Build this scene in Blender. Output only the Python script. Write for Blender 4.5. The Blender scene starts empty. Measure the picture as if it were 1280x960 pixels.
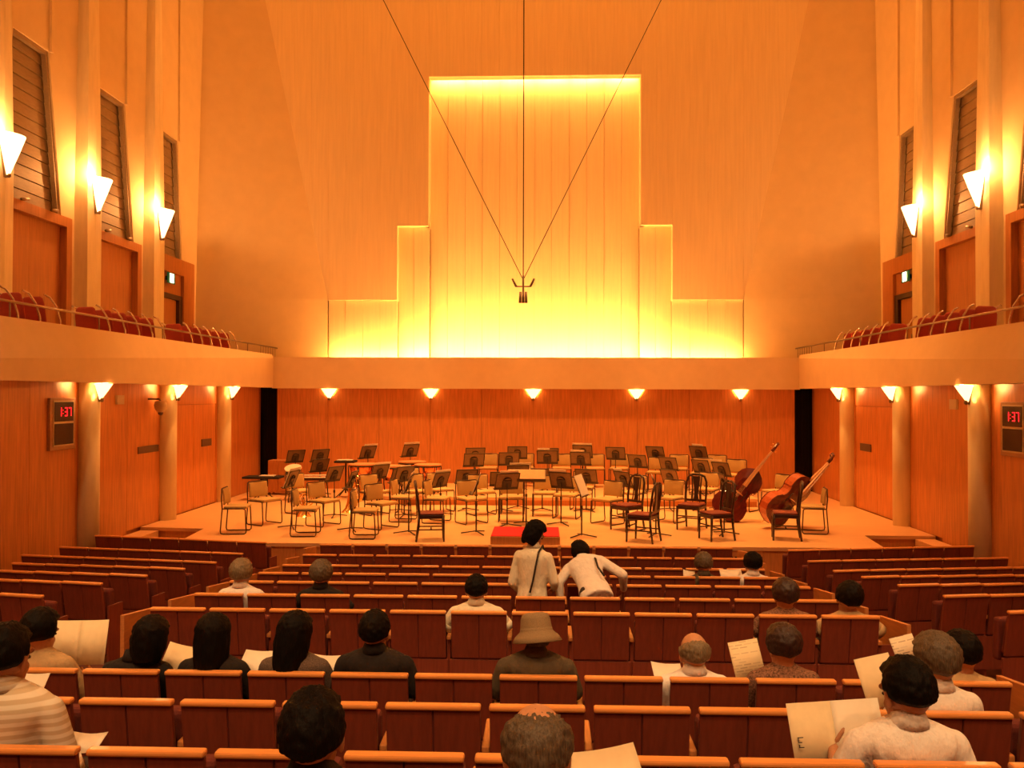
import bpy, bmesh, math, random
from mathutils import Vector, Matrix, noise, Euler
random.seed(7)
SC = bpy.context.scene
COL = SC.collection
PI = math.pi
R = math.radians

# ------------------------------------------------------------------ camera
cam_d = bpy.data.cameras.new('camera'); cam = bpy.data.objects.new('camera', cam_d); COL.objects.link(cam)
cam_d.sensor_fit = 'HORIZONTAL'; cam_d.sensor_width = 36.0; cam_d.lens = 36.0 * 1100.0 / 1280.0
cam_d.clip_end = 200
_y, _p, _r = .0368, .0127, .0027
_f = Vector((-math.sin(_y)*math.cos(_p), math.cos(_y)*math.cos(_p), math.sin(_p)))
_rt = Vector((math.cos(_y), math.sin(_y), 0)); _up = _rt.cross(_f)
_r2 = _rt*math.cos(_r) + _up*math.sin(_r); _u2 = -_rt*math.sin(_r) + _up*math.cos(_r)
M = Matrix.Identity(4)
for i in range(3):
    M[i][0] = _r2[i]; M[i][1] = _u2[i]; M[i][2] = -_f[i]
M[0][3], M[1][3], M[2][3] = .29, 0, 3.1
cam.matrix_world = M
SC.camera = cam
SC.view_settings.view_transform = 'Standard'; SC.view_settings.look = 'None'
SC.view_settings.gamma = 1; SC.view_settings.use_curve_mapping = False
SC.view_settings.exposure = 0.7

# ------------------------------------------------------------------ world and large lights
W = bpy.data.worlds.new('world'); SC.world = W; W.use_nodes = True
W.node_tree.nodes['Background'].inputs[0].default_value = (1, .3, .05, 1)
W.node_tree.nodes['Background'].inputs[1].default_value = 0.0
LC = (1.0, .42, .115)
LH = (1.0, .53, .21)
def light(name, kind, loc, energy, parent=None, **kw):
    d = bpy.data.lights.new(name, kind); d.energy = energy; d.color = kw.pop('color', LC)
    tgt = kw.pop('target', None)
    for k, v in kw.items(): setattr(d, k, v)
    o = bpy.data.objects.new(name, d); COL.objects.link(o); o.location = loc
    if tgt is not None:
        o.rotation_euler = (Vector(tgt) - Vector(loc)).to_track_quat('-Z', 'Y').to_euler()
    if parent: o.parent = parent
    return o
STAGE_E, HOUSE_E = 2050, 1200
for sx in (-4.6, -1.6, 1.6, 4.6):
    for sy in (16.6, 20.4):
        light('stage_downlight', 'SPOT', (sx*.9, sy-.6, 13.9), STAGE_E*(1.25 if sy > 18 else 1), target=(sx, sy, .65), spot_size=R(44), spot_blend=.8, shadow_soft_size=.22)
for sx in (-4.6, 0, 4.6):
    for sy in (-5.5, -1.5, 3.5):
        light('house_downlight', 'SPOT', (sx, sy, 13.9), HOUSE_E, target=(sx*.95, sy+6.5, 0), color=LH, spot_size=R(52), spot_blend=.9, shadow_soft_size=.25)

# ------------------------------------------------------------------ materials
MATS = {}
def mat(name, col, rough=.6, metal=0, var=.12, scale=(4, 4, 4), bump=0, emit=None, estr=0, spec=.5, ns=6.0, coat=0):
    m = bpy.data.materials.new(name); m.use_nodes = True; nt = m.node_tree; N = nt.nodes; L = nt.links
    b = N['Principled BSDF']
    b.inputs['Roughness'].default_value = rough; b.inputs['Metallic'].default_value = metal
    b.inputs['Specular IOR Level'].default_value = spec
    if coat: b.inputs['Coat Weight'].default_value = coat
    c = (*col, 1)
    if var > 0 or bump:
        tc = N.new('ShaderNodeTexCoord'); mp = N.new('ShaderNodeMapping'); mp.inputs['Scale'].default_value = scale
        L.new(tc.outputs['Object'], mp.inputs['Vector'])
        nz = N.new('ShaderNodeTexNoise'); nz.inputs['Scale'].default_value = ns; nz.inputs['Detail'].default_value = 5
        L.new(mp.outputs[0], nz.inputs['Vector'])
        rp = N.new('ShaderNodeValToRGB')
        rp.color_ramp.elements[0].position = .3; rp.color_ramp.elements[1].position = .7
        rp.color_ramp.elements[0].color = (*[max(0, x*(1-var)) for x in col], 1)
        rp.color_ramp.elements[1].color = (*[min(1, x*(1+var)) for x in col], 1)
        L.new(nz.outputs['Fac'], rp.inputs['Fac']); L.new(rp.outputs[0], b.inputs['Base Color'])
        if bump:
            bp = N.new('ShaderNodeBump'); bp.inputs['Strength'].default_value = bump; bp.inputs['Distance'].default_value = .045 if ns == 1.3 else .01
            L.new(nz.outputs['Fac'], bp.inputs['Height']); L.new(bp.outputs[0], b.inputs['Normal'])
    else:
        b.inputs['Base Color'].default_value = c
    if emit:
        b.inputs['Emission Color'].default_value = (*emit, 1); b.inputs['Emission Strength'].default_value = estr
    MATS[name] = m
    return m
mat('plaster', (.78, .61, .35), .75, var=.03, scale=(.5, .5, .5), bump=.05)
mat('plaster_boards', (.92, .76, .48), .6, var=.04, scale=(3, 3, .15))
mat('beam_plaster', (.80, .61, .36), .55, var=.03, scale=(.6, .6, .6))
mat('column_plaster', (.86, .74, .48), .6, var=.06, scale=(2, 2, .3))
mat('wood_wall', (.68, .275, .08), .42, var=.16, scale=(5, 5, .35), ns=5)
mat('wood_wall_upper', (.46, .18, .05), .5, var=.15, scale=(5, 5, .35), ns=5)
mat('wood_trim', (.50, .19, .055), .45, var=.15, scale=(6, 6, 6))
mat('stage_deck', (.80, .48, .23), .38, var=.07, scale=(.4, 9, 9), ns=4)
mat('stage_front', (.60, .25, .075), .5, var=.12, scale=(6, 6, .6))
mat('carpet', (.16, .055, .035), .95, var=.2, scale=(20, 20, 20))
mat('seat_back', (.22, .048, .026), .42, var=.14, scale=(9, 9, .7), ns=5)
mat('seat_rail', (.84, .35, .10), .32, var=.14, scale=(.8, 9, 9), ns=5, coat=.25)
mat('seat_fabric', (.15, .028, .02), .9, var=.15, scale=(30, 30, 30))
mat('arm_wood', (.60, .25, .08), .38, var=.12, scale=(9, .8, 9))
mat('balcony_fabric', (.42, .055, .035), .8, var=.12, scale=(20, 20, 20))
mat('chrome', (.75, .72, .68), .16, 1, var=0)
mat('dark_metal', (.035, .028, .026), .4, .6, var=0)
mat('rail_metal', (.30, .22, .14), .3, .8, var=0)
mat('shade_black', (.012, .010, .010), .95, var=0)  # near-black standing in for shade in corner gaps and vents
mat('louvre', (.30, .21, .12), .6, var=.12, scale=(6, 1, 6))
mat('chair_fabric', (.55, .37, .145), .85, var=.1, scale=(25, 25, 25))
mat('chair_frame', (.07, .04, .03), .35, .5, var=0)
mat('dark_wood', (.035, .012, .010), .3, var=.25, scale=(4, 4, 18), coat=.3)
mat('dark_seat', (.22, .045, .03), .7, var=.15, scale=(20, 20, 20))
mat('stand_black', (.045, .034, .028), .45, .2, var=.15)
mat('desk_back', (.20, .135, .075), .32, .3, var=.12, scale=(6, 6, 6))
mat('sheet', (.90, .86, .76), .7, var=.03)
mat('page_tan', (.86, .74, .50), .7, var=.04)
mat('red_carpet', (.85, .02, .035), .9, var=.06, scale=(20, 20, 20))
mat('bass_varnish', (.12, .016, .013), .22, var=.2, scale=(8, 8, 1.2), coat=.5)
mat('bass_varnish_lit', (.50, .10, .025), .25, var=.2, scale=(8, 8, 2), coat=.5)  # rib varnish brightened: stage light put into the colour
mat('ebony', (.03, .018, .015), .3, var=0)
mat('maple', (.62, .30, .11), .35, var=.12, scale=(9, 9, 2))
mat('copper', (.85, .30, .12), .22, 1, var=.05)
mat('brass', (.88, .56, .20), .2, 1, var=.05)
mat('drumhead', (.88, .82, .68), .5, var=.03)
mat('lid_board', (.66, .31, .13), .55, var=.1, scale=(6, 6, 6))
mat('black_cloth', (.022, .018, .018), .95, var=.2, scale=(15, 15, 15))
mat('clock_face', (.012, .010, .012), .25, var=0)
mat('clock_frame', (.46, .25, .12), .4, var=.1)
mat('led_red', (.3, 0, 0), .5, var=0, emit=(1, .004, .01), estr=3)
mat('exit_green', (.02, .18, .07), .4, var=0, emit=(.05, .75, .25), estr=.03)
mat('exit_lit', (.8, 1, .8), .4, var=0, emit=(.85, 1, .62), estr=3.0)
mat('grey_plate', (.16, .11, .09), .45, .3, var=.05)
mat('beige_plate', (.66, .52, .30), .5, var=.02)
mat('sconce_glass', (.9, .8, .6), .4, var=0, emit=(1, .55, .22), estr=4)
mat('sconce_small', (.9, .8, .6), .4, var=0, emit=(1, .5, .16), estr=3.2)
mat('tube_lamp', (.9, .8, .6), .4, var=0, emit=(1, .42, .10), estr=430)
mat('tube_lamp_dim', (.9, .8, .6), .4, var=0, emit=(1, .42, .10), estr=230)
mat('tube_lamp_top', (.9, .8, .6), .4, var=0, emit=(1, .40, .09), estr=125)
mat('skin', (.50, .24, .13), .55, var=.06, scale=(8, 8, 8))
mat('skin_fair', (.58, .30, .17), .55, var=.06, scale=(8, 8, 8))
mat('hair_black', (.005, .0035, .003), .6, spec=.12, var=.35, scale=(60, 60, 8), bump=.4, ns=3)
mat('hair_brown', (.028, .010, .008), .5, var=.35, scale=(60, 60, 8), bump=.4, ns=3)
mat('hair_grey', (.20, .15, .09), .55, var=.35, scale=(60, 60, 8), bump=.4, ns=3)
mat('hair_salt', (.10, .075, .05), .55, var=.45, scale=(60, 60, 8), bump=.4, ns=3)
mat('cloth_white', (.92, .92, .94), .85, var=.05, scale=(13, 13, 5), bump=.55, ns=1.3)
mat('cloth_cream', (.84, .80, .66), .85, var=.06, scale=(13, 13, 5), bump=.55, ns=1.3)
mat('cloth_pink', (.90, .86, .84), .85, var=.05, scale=(13, 13, 5), bump=.55, ns=1.3)
mat('cloth_tan', (.52, .37, .20), .85, var=.08, scale=(13, 13, 5), bump=.55, ns=1.3)
mat('cloth_dark', (.012, .008, .008), .9, var=.2, scale=(13, 13, 5), bump=.55, ns=1.3)
mat('cloth_olive', (.10, .075, .045), .9, var=.15, scale=(13, 13, 5), bump=.55, ns=1.3)
mat('cloth_print', (.22, .11, .07), .9, var=.75, scale=(18, 18, 18), ns=5)
mat('cloth_dots', (.12, .085, .07), .9, var=.75, scale=(40, 40, 40), ns=5)
mat('hat_straw', (.30, .215, .12), .9, var=.15, scale=(30, 30, 30), bump=.3)
mat('trousers', (.05, .035, .03), .9, var=.15)
mat('shoe', (.02, .015, .012), .4, var=.1)
mat('strap', (.02, .014, .012), .7, var=.1)
mat('eye', (.03, .02, .02), .2, var=0)
mat('lips', (.45, .14, .10), .5, var=0)
def striped(name, a, b_):
    m = bpy.data.materials.new(name); m.use_nodes = True; nt = m.node_tree; N = nt.nodes; L = nt.links
    b = N['Principled BSDF']; b.inputs['Roughness'].default_value = .85
    tc = N.new('ShaderNodeTexCoord'); wv = N.new('ShaderNodeTexWave'); wv.bands_direction = 'Z'; wv.inputs['Scale'].default_value = 9; wv.inputs['Distortion'].default_value = .6
    rp = N.new('ShaderNodeValToRGB'); rp.color_ramp.elements[0].color = (*a, 1); rp.color_ramp.elements[1].color = (*b_, 1); rp.color_ramp.elements[0].position = .35; rp.color_ramp.elements[1].position = .65
    L.new(tc.outputs['Object'], wv.inputs['Vector']); L.new(wv.outputs['Fac'], rp.inputs['Fac']); L.new(rp.outputs[0], b.inputs['Base Color'])
    MATS[name] = m
striped('cloth_stripe', (.66, .58, .44), (.88, .85, .76))
def printed(name, base, ink, rows=(26, 1)):
    m = bpy.data.materials.new(name); m.use_nodes = True; nt = m.node_tree; N = nt.nodes; L = nt.links
    b = N['Principled BSDF']; b.inputs['Roughness'].default_value = .7
    tc = N.new('ShaderNodeTexCoord'); mp = N.new('ShaderNodeMapping'); mp.inputs['Rotation'].default_value = (R(-90), 0, 0)
    L.new(tc.outputs['Object'], mp.inputs['Vector'])
    br = N.new('ShaderNodeTexBrick'); br.inputs['Scale'].default_value = 1.0
    br.inputs['Color1'].default_value = (*base, 1); br.inputs['Color2'].default_value = (*ink, 1); br.inputs['Mortar'].default_value = (*base, 1)
    br.inputs['Mortar Size'].default_value = .006; br.inputs['Brick Width'].default_value = .06; br.inputs['Row Height'].default_value = .018
    br.inputs['Bias'].default_value = -.1
    L.new(mp.outputs[0], br.inputs['Vector']); L.new(br.outputs['Color'], b.inputs['Base Color'])
    MATS[name] = m
printed('page_printed', (.86, .74, .50), (.52, .40, .25))
printed('page_picture', (.84, .74, .58), (.22, .16, .13))

# ------------------------------------------------------------------ mesh helpers
class MB:
    def __init__(s): s.v = []; s.f = []; s.T = None
    def _a(s, pts, faces):
        n = len(s.v)
        for p in pts:
            p = Vector(p)
            s.v.append(s.T @ p if s.T is not None else p)
        s.f += [tuple(i+n for i in f) for f in faces]
        return s
    def box(s, x0, x1, y0, y1, z0, z1):
        return s._a([(x0,y0,z0),(x1,y0,z0),(x1,y1,z0),(x0,y1,z0),(x0,y0,z1),(x1,y0,z1),(x1,y1,z1),(x0,y1,z1)],
                    [(0,3,2,1),(4,5,6,7),(0,1,5,4),(1,2,6,5),(2,3,7,6),(3,0,4,7)])
    def hexa(s, bot, top):                      # two quads, four points each
        return s._a(list(bot)+list(top), [(0,3,2,1),(4,5,6,7),(0,1,5,4),(1,2,6,5),(2,3,7,6),(3,0,4,7)])
    def prism(s, pts, d):                       # polygon of 3-D points pushed by vector d
        n = len(pts); d = Vector(d)
        return s._a([Vector(p) for p in pts]+[Vector(p)+d for p in pts],
                    [tuple(range(n))[::-1], tuple(range(n, 2*n))] + [(i, (i+1) % n, n+(i+1) % n, n+i) for i in range(n)])
    def tube(s, pts, r, n=8, cap=True, closed=False):
        pts = [Vector(p) for p in pts]; m = len(pts); rs = r if isinstance(r, (list, tuple)) else [r]*m
        base = []; up = None
        for i, p in enumerate(pts):
            if closed: t = pts[(i+1) % m] - pts[i-1]
            else: t = pts[min(i+1, m-1)] - pts[max(i-1, 0)]
            t.normalize()
            if up is None:
                up = Vector((0,0,1)) if abs(t.z) < .9 else Vector((1,0,0))
            a = t.cross(up)
            if a.length < 1e-6: a = t.orthogonal()
            a.normalize(); b = a.cross(t); up = b
            base += [p + (a*math.cos(2*PI*k/n) + b*math.sin(2*PI*k/n))*rs[i] for k in range(n)]
        fs = []
        for i in range(m if closed else m-1):
            j = (i+1) % m
            fs += [(i*n+k, i*n+(k+1) % n, j*n+(k+1) % n, j*n+k) for k in range(n)]
        if cap and not closed: fs += [tuple(range(n))[::-1], tuple(range((m-1)*n, m*n))]
        return s._a(base, fs)
    def rings(s, rg, n=20, cap=True):           # (cx, cy, z, rx, ry)
        pts = []
        for cx, cy, z, rx, ry in rg:
            pts += [(cx+rx*math.cos(2*PI*k/n), cy+ry*math.sin(2*PI*k/n), z) for k in range(n)]
        m = len(rg); fs = []
        for i in range(m-1): fs += [(i*n+k, i*n+(k+1) % n, (i+1)*n+(k+1) % n, (i+1)*n+k) for k in range(n)]
        if cap: fs += [tuple(range(n))[::-1], tuple(range((m-1)*n, m*n))]
        return s._a(pts, fs)
    def lathe(s, prof, n=20, a0=0, a1=2*PI, c=(0,0,0)):
        full = abs(a1-a0-2*PI) < 1e-6; k = n if full else n+1; pts = []
        for r, z in prof:
            pts += [(c[0]+r*math.cos(a0+(a1-a0)*i/n), c[1]+r*math.sin(a0+(a1-a0)*i/n), c[2]+z) for i in range(k)]
        fs = []
        for j in range(len(prof)-1):
            for i in range(n):
                i2 = (i+1) % k
                fs.append((j*k+i, j*k+i2, (j+1)*k+i2, (j+1)*k+i))
        return s._a(pts, fs)
    def ell(s, c, r, n=16, m=10, rot=None):
        pts = []; c = Vector(c)
        for j in range(1, m):
            th = PI*j/m
            for i in range(n):
                ph = 2*PI*i/n
                v = Vector((r[0]*math.sin(th)*math.cos(ph), r[1]*math.sin(th)*math.sin(ph), r[2]*math.cos(th)))
                if rot is not None: v = rot @ v
                pts.append(c+v)
        t = Vector((0,0,r[2])); b = Vector((0,0,-r[2]))
        if rot is not None: t = rot @ t; b = rot @ b
        pts += [c+t, c+b]; T, B = len(pts)-2, len(pts)-1; fs = []
        for j in range(m-2):
            fs += [(j*n+i, (j+1)*n+i, (j+1)*n+(i+1) % n, j*n+(i+1) % n) for i in range(n)]
        fs += [(T, i, (i+1) % n) for i in range(n)] + [(B, (m-2)*n+(i+1) % n, (m-2)*n+i) for i in range(n)]
        return s._a(pts, fs)
    def limb(s, p0, r0, p1, r1, n=10):
        s.tube([p0, p1], [r0, r1], n); s.ell(p0, (r0,)*3, 10, 7); s.ell(p1, (r1,)*3, 10, 7); return s
    def chain(s, pts, rs, n=10):
        for i in range(len(pts)-1): s.limb(pts[i], rs[i], pts[i+1], rs[i+1], n)
        return s
    def mesh(s, name, smooth=False):
        me = bpy.data.meshes.new(name); me.from_pydata([tuple(v) for v in s.v], [], s.f)
        bm = bmesh.new(); bm.from_mesh(me); bmesh.ops.recalc_face_normals(bm, faces=bm.faces); bm.to_mesh(me); bm.free()
        if smooth:
            for p in me.polygons: p.use_smooth = True
        return me
    def build(s, name, m, parent=None, smooth=False, bevel=0):
        me = s.mesh(name, smooth); me.materials.append(MATS[m])
        o = bpy.data.objects.new(name, me); COL.objects.link(o)
        if parent is not None: o.parent = parent
        if bevel:
            b = o.modifiers.new('bevel', 'BEVEL'); b.width = bevel; b.segments = 2; b.limit_method = 'ANGLE'
        return o
def mb(): return MB()
def bx(name, m, parent, *a, bevel=0): return MB().box(*a).build(name, m, parent, bevel=bevel)
def tag(o, label=None, cat=None, group=None, kind=None):
    if label: o['label'] = label
    if cat: o['category'] = cat
    if group: o['group'] = group
    if kind: o['kind'] = kind
    return o
def thing(name, label, cat, loc=(0,0,0), rz=0, group=None):
    o = bpy.data.objects.new(name, None); COL.objects.link(o); o.empty_display_size = .1
    o.location = loc; o.rotation_euler = (0, 0, rz)
    return tag(o, label, cat, group)
def dup(o, loc=None, rz=None, label=None, parent=None):
    c = o.copy(); COL.objects.link(c); c.parent = parent
    if loc is not None: c.location = loc
    if rz is not None: c.rotation_euler = (0, 0, rz)
    if label: c['label'] = label
    for ch in o.children: dup(ch, parent=c)
    return c
def struct(o): o['kind'] = 'structure'; return o
def sroot(name, loc=(0,0,0), rz=0):
    o = bpy.data.objects.new(name, None); COL.objects.link(o); o.location = loc; o.rotation_euler = (0,0,rz); o['kind'] = 'structure'; return o
ORD = ['zeroth','first','second','third','fourth','fifth','sixth','seventh','eighth','ninth','tenth','eleventh','twelfth','thirteenth','fourteenth','fifteenth','sixteenth']
def shared(o, parent, name=None, loc=None, rot=None):       # another object on the same mesh
    c = o.copy(); COL.objects.link(c); c.parent = parent
    if loc is not None: c.location = loc
    if rot is not None: c.rotation_euler = rot
    return c

# ------------------------------------------------------------------ floor
PROF = [(14.41,0),(12.6,0),(11.21,.06),(10.26,.15),(9.31,.25),(8.36,.33),(7.41,.42),(6.9,.45),(5.35,.54),(4.35,.71),(3.45,.83),(2.5,.95),(0,1.3),(-7,2.2)]
def fz(y):
    for (y1, z1), (y0, z0) in zip(PROF, PROF[1:]):
        if y0 <= y <= y1: return z0 + (z1-z0)*(y-y0)/(y1-y0)
    return 0
m = mb()
for (y1, z1), (y0, z0) in zip(PROF, PROF[1:]):
    m.hexa([(-7.3,y0,-.4),(7.3,y0,-.4),(7.3,y1,-.4),(-7.3,y1,-.4)], [(-7.3,y0,z0),(7.3,y0,z0),(7.3,y1,z1),(-7.3,y1,z1)])
m.box(-7.3,7.3,14.41,16.2,-.4,0)
struct(m.build('floor', 'carpet'))

# ------------------------------------------------------------------ stage
SZ = .65
stage = sroot('floor_stage')
outl = [(-7.15,16.0),(-5.92,15.88),(-5.78,14.41),(5.78,14.41),(5.92,15.72),(7.15,15.72),(7.15,23.6),(-7.15,23.6)]
mb().prism([(x,y,SZ-.06) for x,y in outl], (0,0,.06)).build('deck', 'stage_deck', stage)
ins = [(-7.15,16.06),(-5.87,15.94),(-5.73,14.47),(5.73,14.47),(5.87,15.78),(7.15,15.78),(7.15,23.6),(-7.15,23.6)]
mb().prism([(x,y,0) for x,y in ins], (0,0,SZ-.06)).build('riser_core', 'stage_front', stage)
x = -5.72
k = 0
while x < 5.7:                                            # front boarding with vents
    x1 = min(x+.955, 5.72)
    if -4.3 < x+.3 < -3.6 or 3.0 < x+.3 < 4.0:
        bx('vent_shade', 'shade_black', stage, x, x1, 14.455, 14.468, .05, SZ-.16)  # thin black sheet paints the shade behind the slats
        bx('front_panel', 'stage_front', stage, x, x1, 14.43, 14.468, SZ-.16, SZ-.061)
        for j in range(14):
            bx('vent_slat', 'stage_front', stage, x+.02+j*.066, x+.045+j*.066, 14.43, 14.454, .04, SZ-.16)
    else:
        bx('front_panel', 'stage_front', stage, x+.004, x1-.004, 14.44, 14.468, .03, SZ-.061, bevel=.003)
    x = x1
for s, yy in ((-1, 15.95), (1, 15.70)):                   # steps in the two notches
    st = thing('stage_steps', 'wooden steps up to the stage by the %s wall' % ('left' if s < 0 else 'right'), 'steps', (0,0,0))
    for j in range(3):
        xa, xb = (-7.12, -6.78+.28*(2-j)) if s < 0 else (6.78-.28*(2-j), 7.12)
        bx('step', 'stage_deck', st, xa, xb, yy-.72, yy-.02, .0 if j == 0 else .2*j, .2*(j+1))
rs = thing('stage_riser', 'low wooden platform across the back of the stage', 'riser', (0,0,SZ))
bx('riser_top', 'stage_deck', rs, -3.4, 5.0, 19.55, 22.6, .12, .18)
bx('riser_skirt', 'stage_front', rs, -3.37, 4.97, 19.58, 22.58, 0, .12)

# ------------------------------------------------------------------ lower walls and doors
def lower_wall(s):
    nm = 'left' if s < 0 else 'right'
    wl = sroot('wall_' + nm)
    X = 7.2
    a, b = sorted((s*X, s*(X+.2)))
    bx('backing', 'wood_trim', wl, a, b, -7, 23.0, -.2, 3.4)
    y = -7.0
    ys = []
    while y < 16.9: ys.append((y, y+1.5)); y += 1.5
    ys += [(17.0, 17.25), (19.75, 21.2), (21.2, 22.75)]
    for y0, y1 in ys:
        a, b = sorted((s*(X-.03), s*X))
        bx('panel', 'wood_wall', wl, a, b, y0+.004, y1-.004, max(fz(y0) if y0 < 14.4 else SZ, 0)+.0, 3.32)
    a, b = sorted((s*(X-.03), s*X))
    bx('panel', 'wood_wall', wl, a, b, 17.254, 19.746, 2.89, 3.32)
    d = sroot('door_1' if s < 0 else 'door_2')
    a, b = sorted((s*(X-.025), s*(X+.01)))
    bx('door_leaf', 'wood_wall', d, a, b, 17.26, 18.495, SZ+.01, 2.875, bevel=.004)
    bx('door_leaf', 'wood_wall', d, a, b, 18.505, 19.74, SZ+.01, 2.875, bevel=.004)
    return wl
lower_wall(-1); lower_wall(1)
# back wall of the stage, panelled
wb = sroot('wall_stage_back')
bx('backing', 'wood_trim', wb, -6.7, 6.7, 22.84, 22.98, SZ, 3.6)
for k in range(10):
    bx('panel', 'wood_wall', wb, -6.7+1.34*k+.004, -6.7+1.34*(k+1)-.004, 22.80, 22.84, SZ, 3.6)
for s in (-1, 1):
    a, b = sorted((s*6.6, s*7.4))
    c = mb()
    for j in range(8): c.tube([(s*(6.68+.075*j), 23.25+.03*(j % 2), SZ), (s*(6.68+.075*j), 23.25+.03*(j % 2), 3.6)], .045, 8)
    tag(c.build('slot_shade_curtain', 'shade_black', None, True), 'added black curtain shading the gap at the %s rear corner of the stage' % ('left' if s < 0 else 'right'), 'curtain')  # curtain made up to darken the shaded gap
    struct(bx('wall_slot_shade_left' if s < 0 else 'wall_slot_shade_right', 'shade_black', None, a, b, 23.4, 23.5, SZ, 3.6))  # black backing added to enclose the gap's darkness

# ------------------------------------------------------------------ lower columns
COLY = [-1, 2, 5, 8, 11, 14, 17, 20]
colmesh = None
for s in (-1, 1):
    for i, y in enumerate(COLY):
        z0 = SZ if y > 15 else fz(y)
        n = len(COLY) - i
        c = mb().lathe([(.0,z0),(.185,z0),(.185,3.3),(0,3.3)], 24, c=(s*7.1, y, 0)).build('column', 'column_plaster', None, True)
        c.data.polygons.foreach_set('use_smooth', [abs(p.normal.z) < .5 for p in c.data.polygons])
        tag(c, 'round cream column under the %s balcony, %s from the stage end' % ('left' if s < 0 else 'right', ORD[n]), 'column', 'columns under the balconies')

# ------------------------------------------------------------------ balconies
def crz(y): return 3.56 + (y-11.1)*(4.05-3.56)/(22.5-11.1)
for s in (-1, 1):
    nm = 'left' if s < 0 else 'right'
    w = sroot('wall_balcony_' + nm)
    m = mb()
    ys = [-7, 4, 8, 11, 15, 19, 22.6]
    for y0, y1 in zip(ys, ys[1:]):
        c0, c1 = max(3.36, crz(y0)), max(3.36, crz(y1))
        # lower vertical face up to the crease, upper face leaning back
        m.hexa([(s*6.75,y0,3.28),(s*6.75,y1,3.28),(s*7.0,y1,3.28),(s*7.0,y0,3.28)], [(s*6.75,y0,c0),(s*6.75,y1,c1),(s*7.0,y1,c1),(s*7.0,y0,c0)])
        l0, l1 = .34*(4.14-c0), .34*(4.14-c1)
        m.hexa([(s*6.75,y0,c0),(s*6.75,y1,c1),(s*7.05,y1,c1),(s*7.05,y0,c0)], [(s*(6.75+l0),y0,4.14),(s*(6.75+l1),y1,4.14),(s*7.05,y1,4.14),(s*7.05,y0,4.14)])
    m.build('parapet', 'beam_plaster', w)
    a, b = sorted((s*7.05, s*9.3))
    struct(bx('floor_balcony_' + nm, 'plaster', None, a, b, -7, 24.9, 3.3, 3.62))
    # hand rail over the parapet
    rl = thing('balcony_rail', 'thin bronze hand rail along the top of the %s balcony' % nm, 'railing', (0,0,0))
    mb().tube([(s*6.98,4,4.36),(s*6.98,24.0,4.36)], .018, 8).build('top_rail', 'rail_metal', rl, True)
    for j in range(8): mb().tube([(s*6.98,4.5+2.4*j,4.1),(s*6.98,4.5+2.4*j,4.36)], .012, 6).build('post', 'rail_metal', rl, True)
    for j in range(9): mb().tube([(s*6.98,22.3+.2*j,4.12),(s*6.98,22.3+.2*j,4.36)], .007, 6).build('picket', 'rail_metal', rl, True)
w = sroot('wall_balcony_stage')
bx('parapet', 'beam_plaster', w, -6.78, 6.78, 22.6, 22.78, 3.26, 4.07)
bx('soffit', 'plaster', w, -9.3, 9.3, 22.79, 24.9, 3.58, 3.72)

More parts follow.
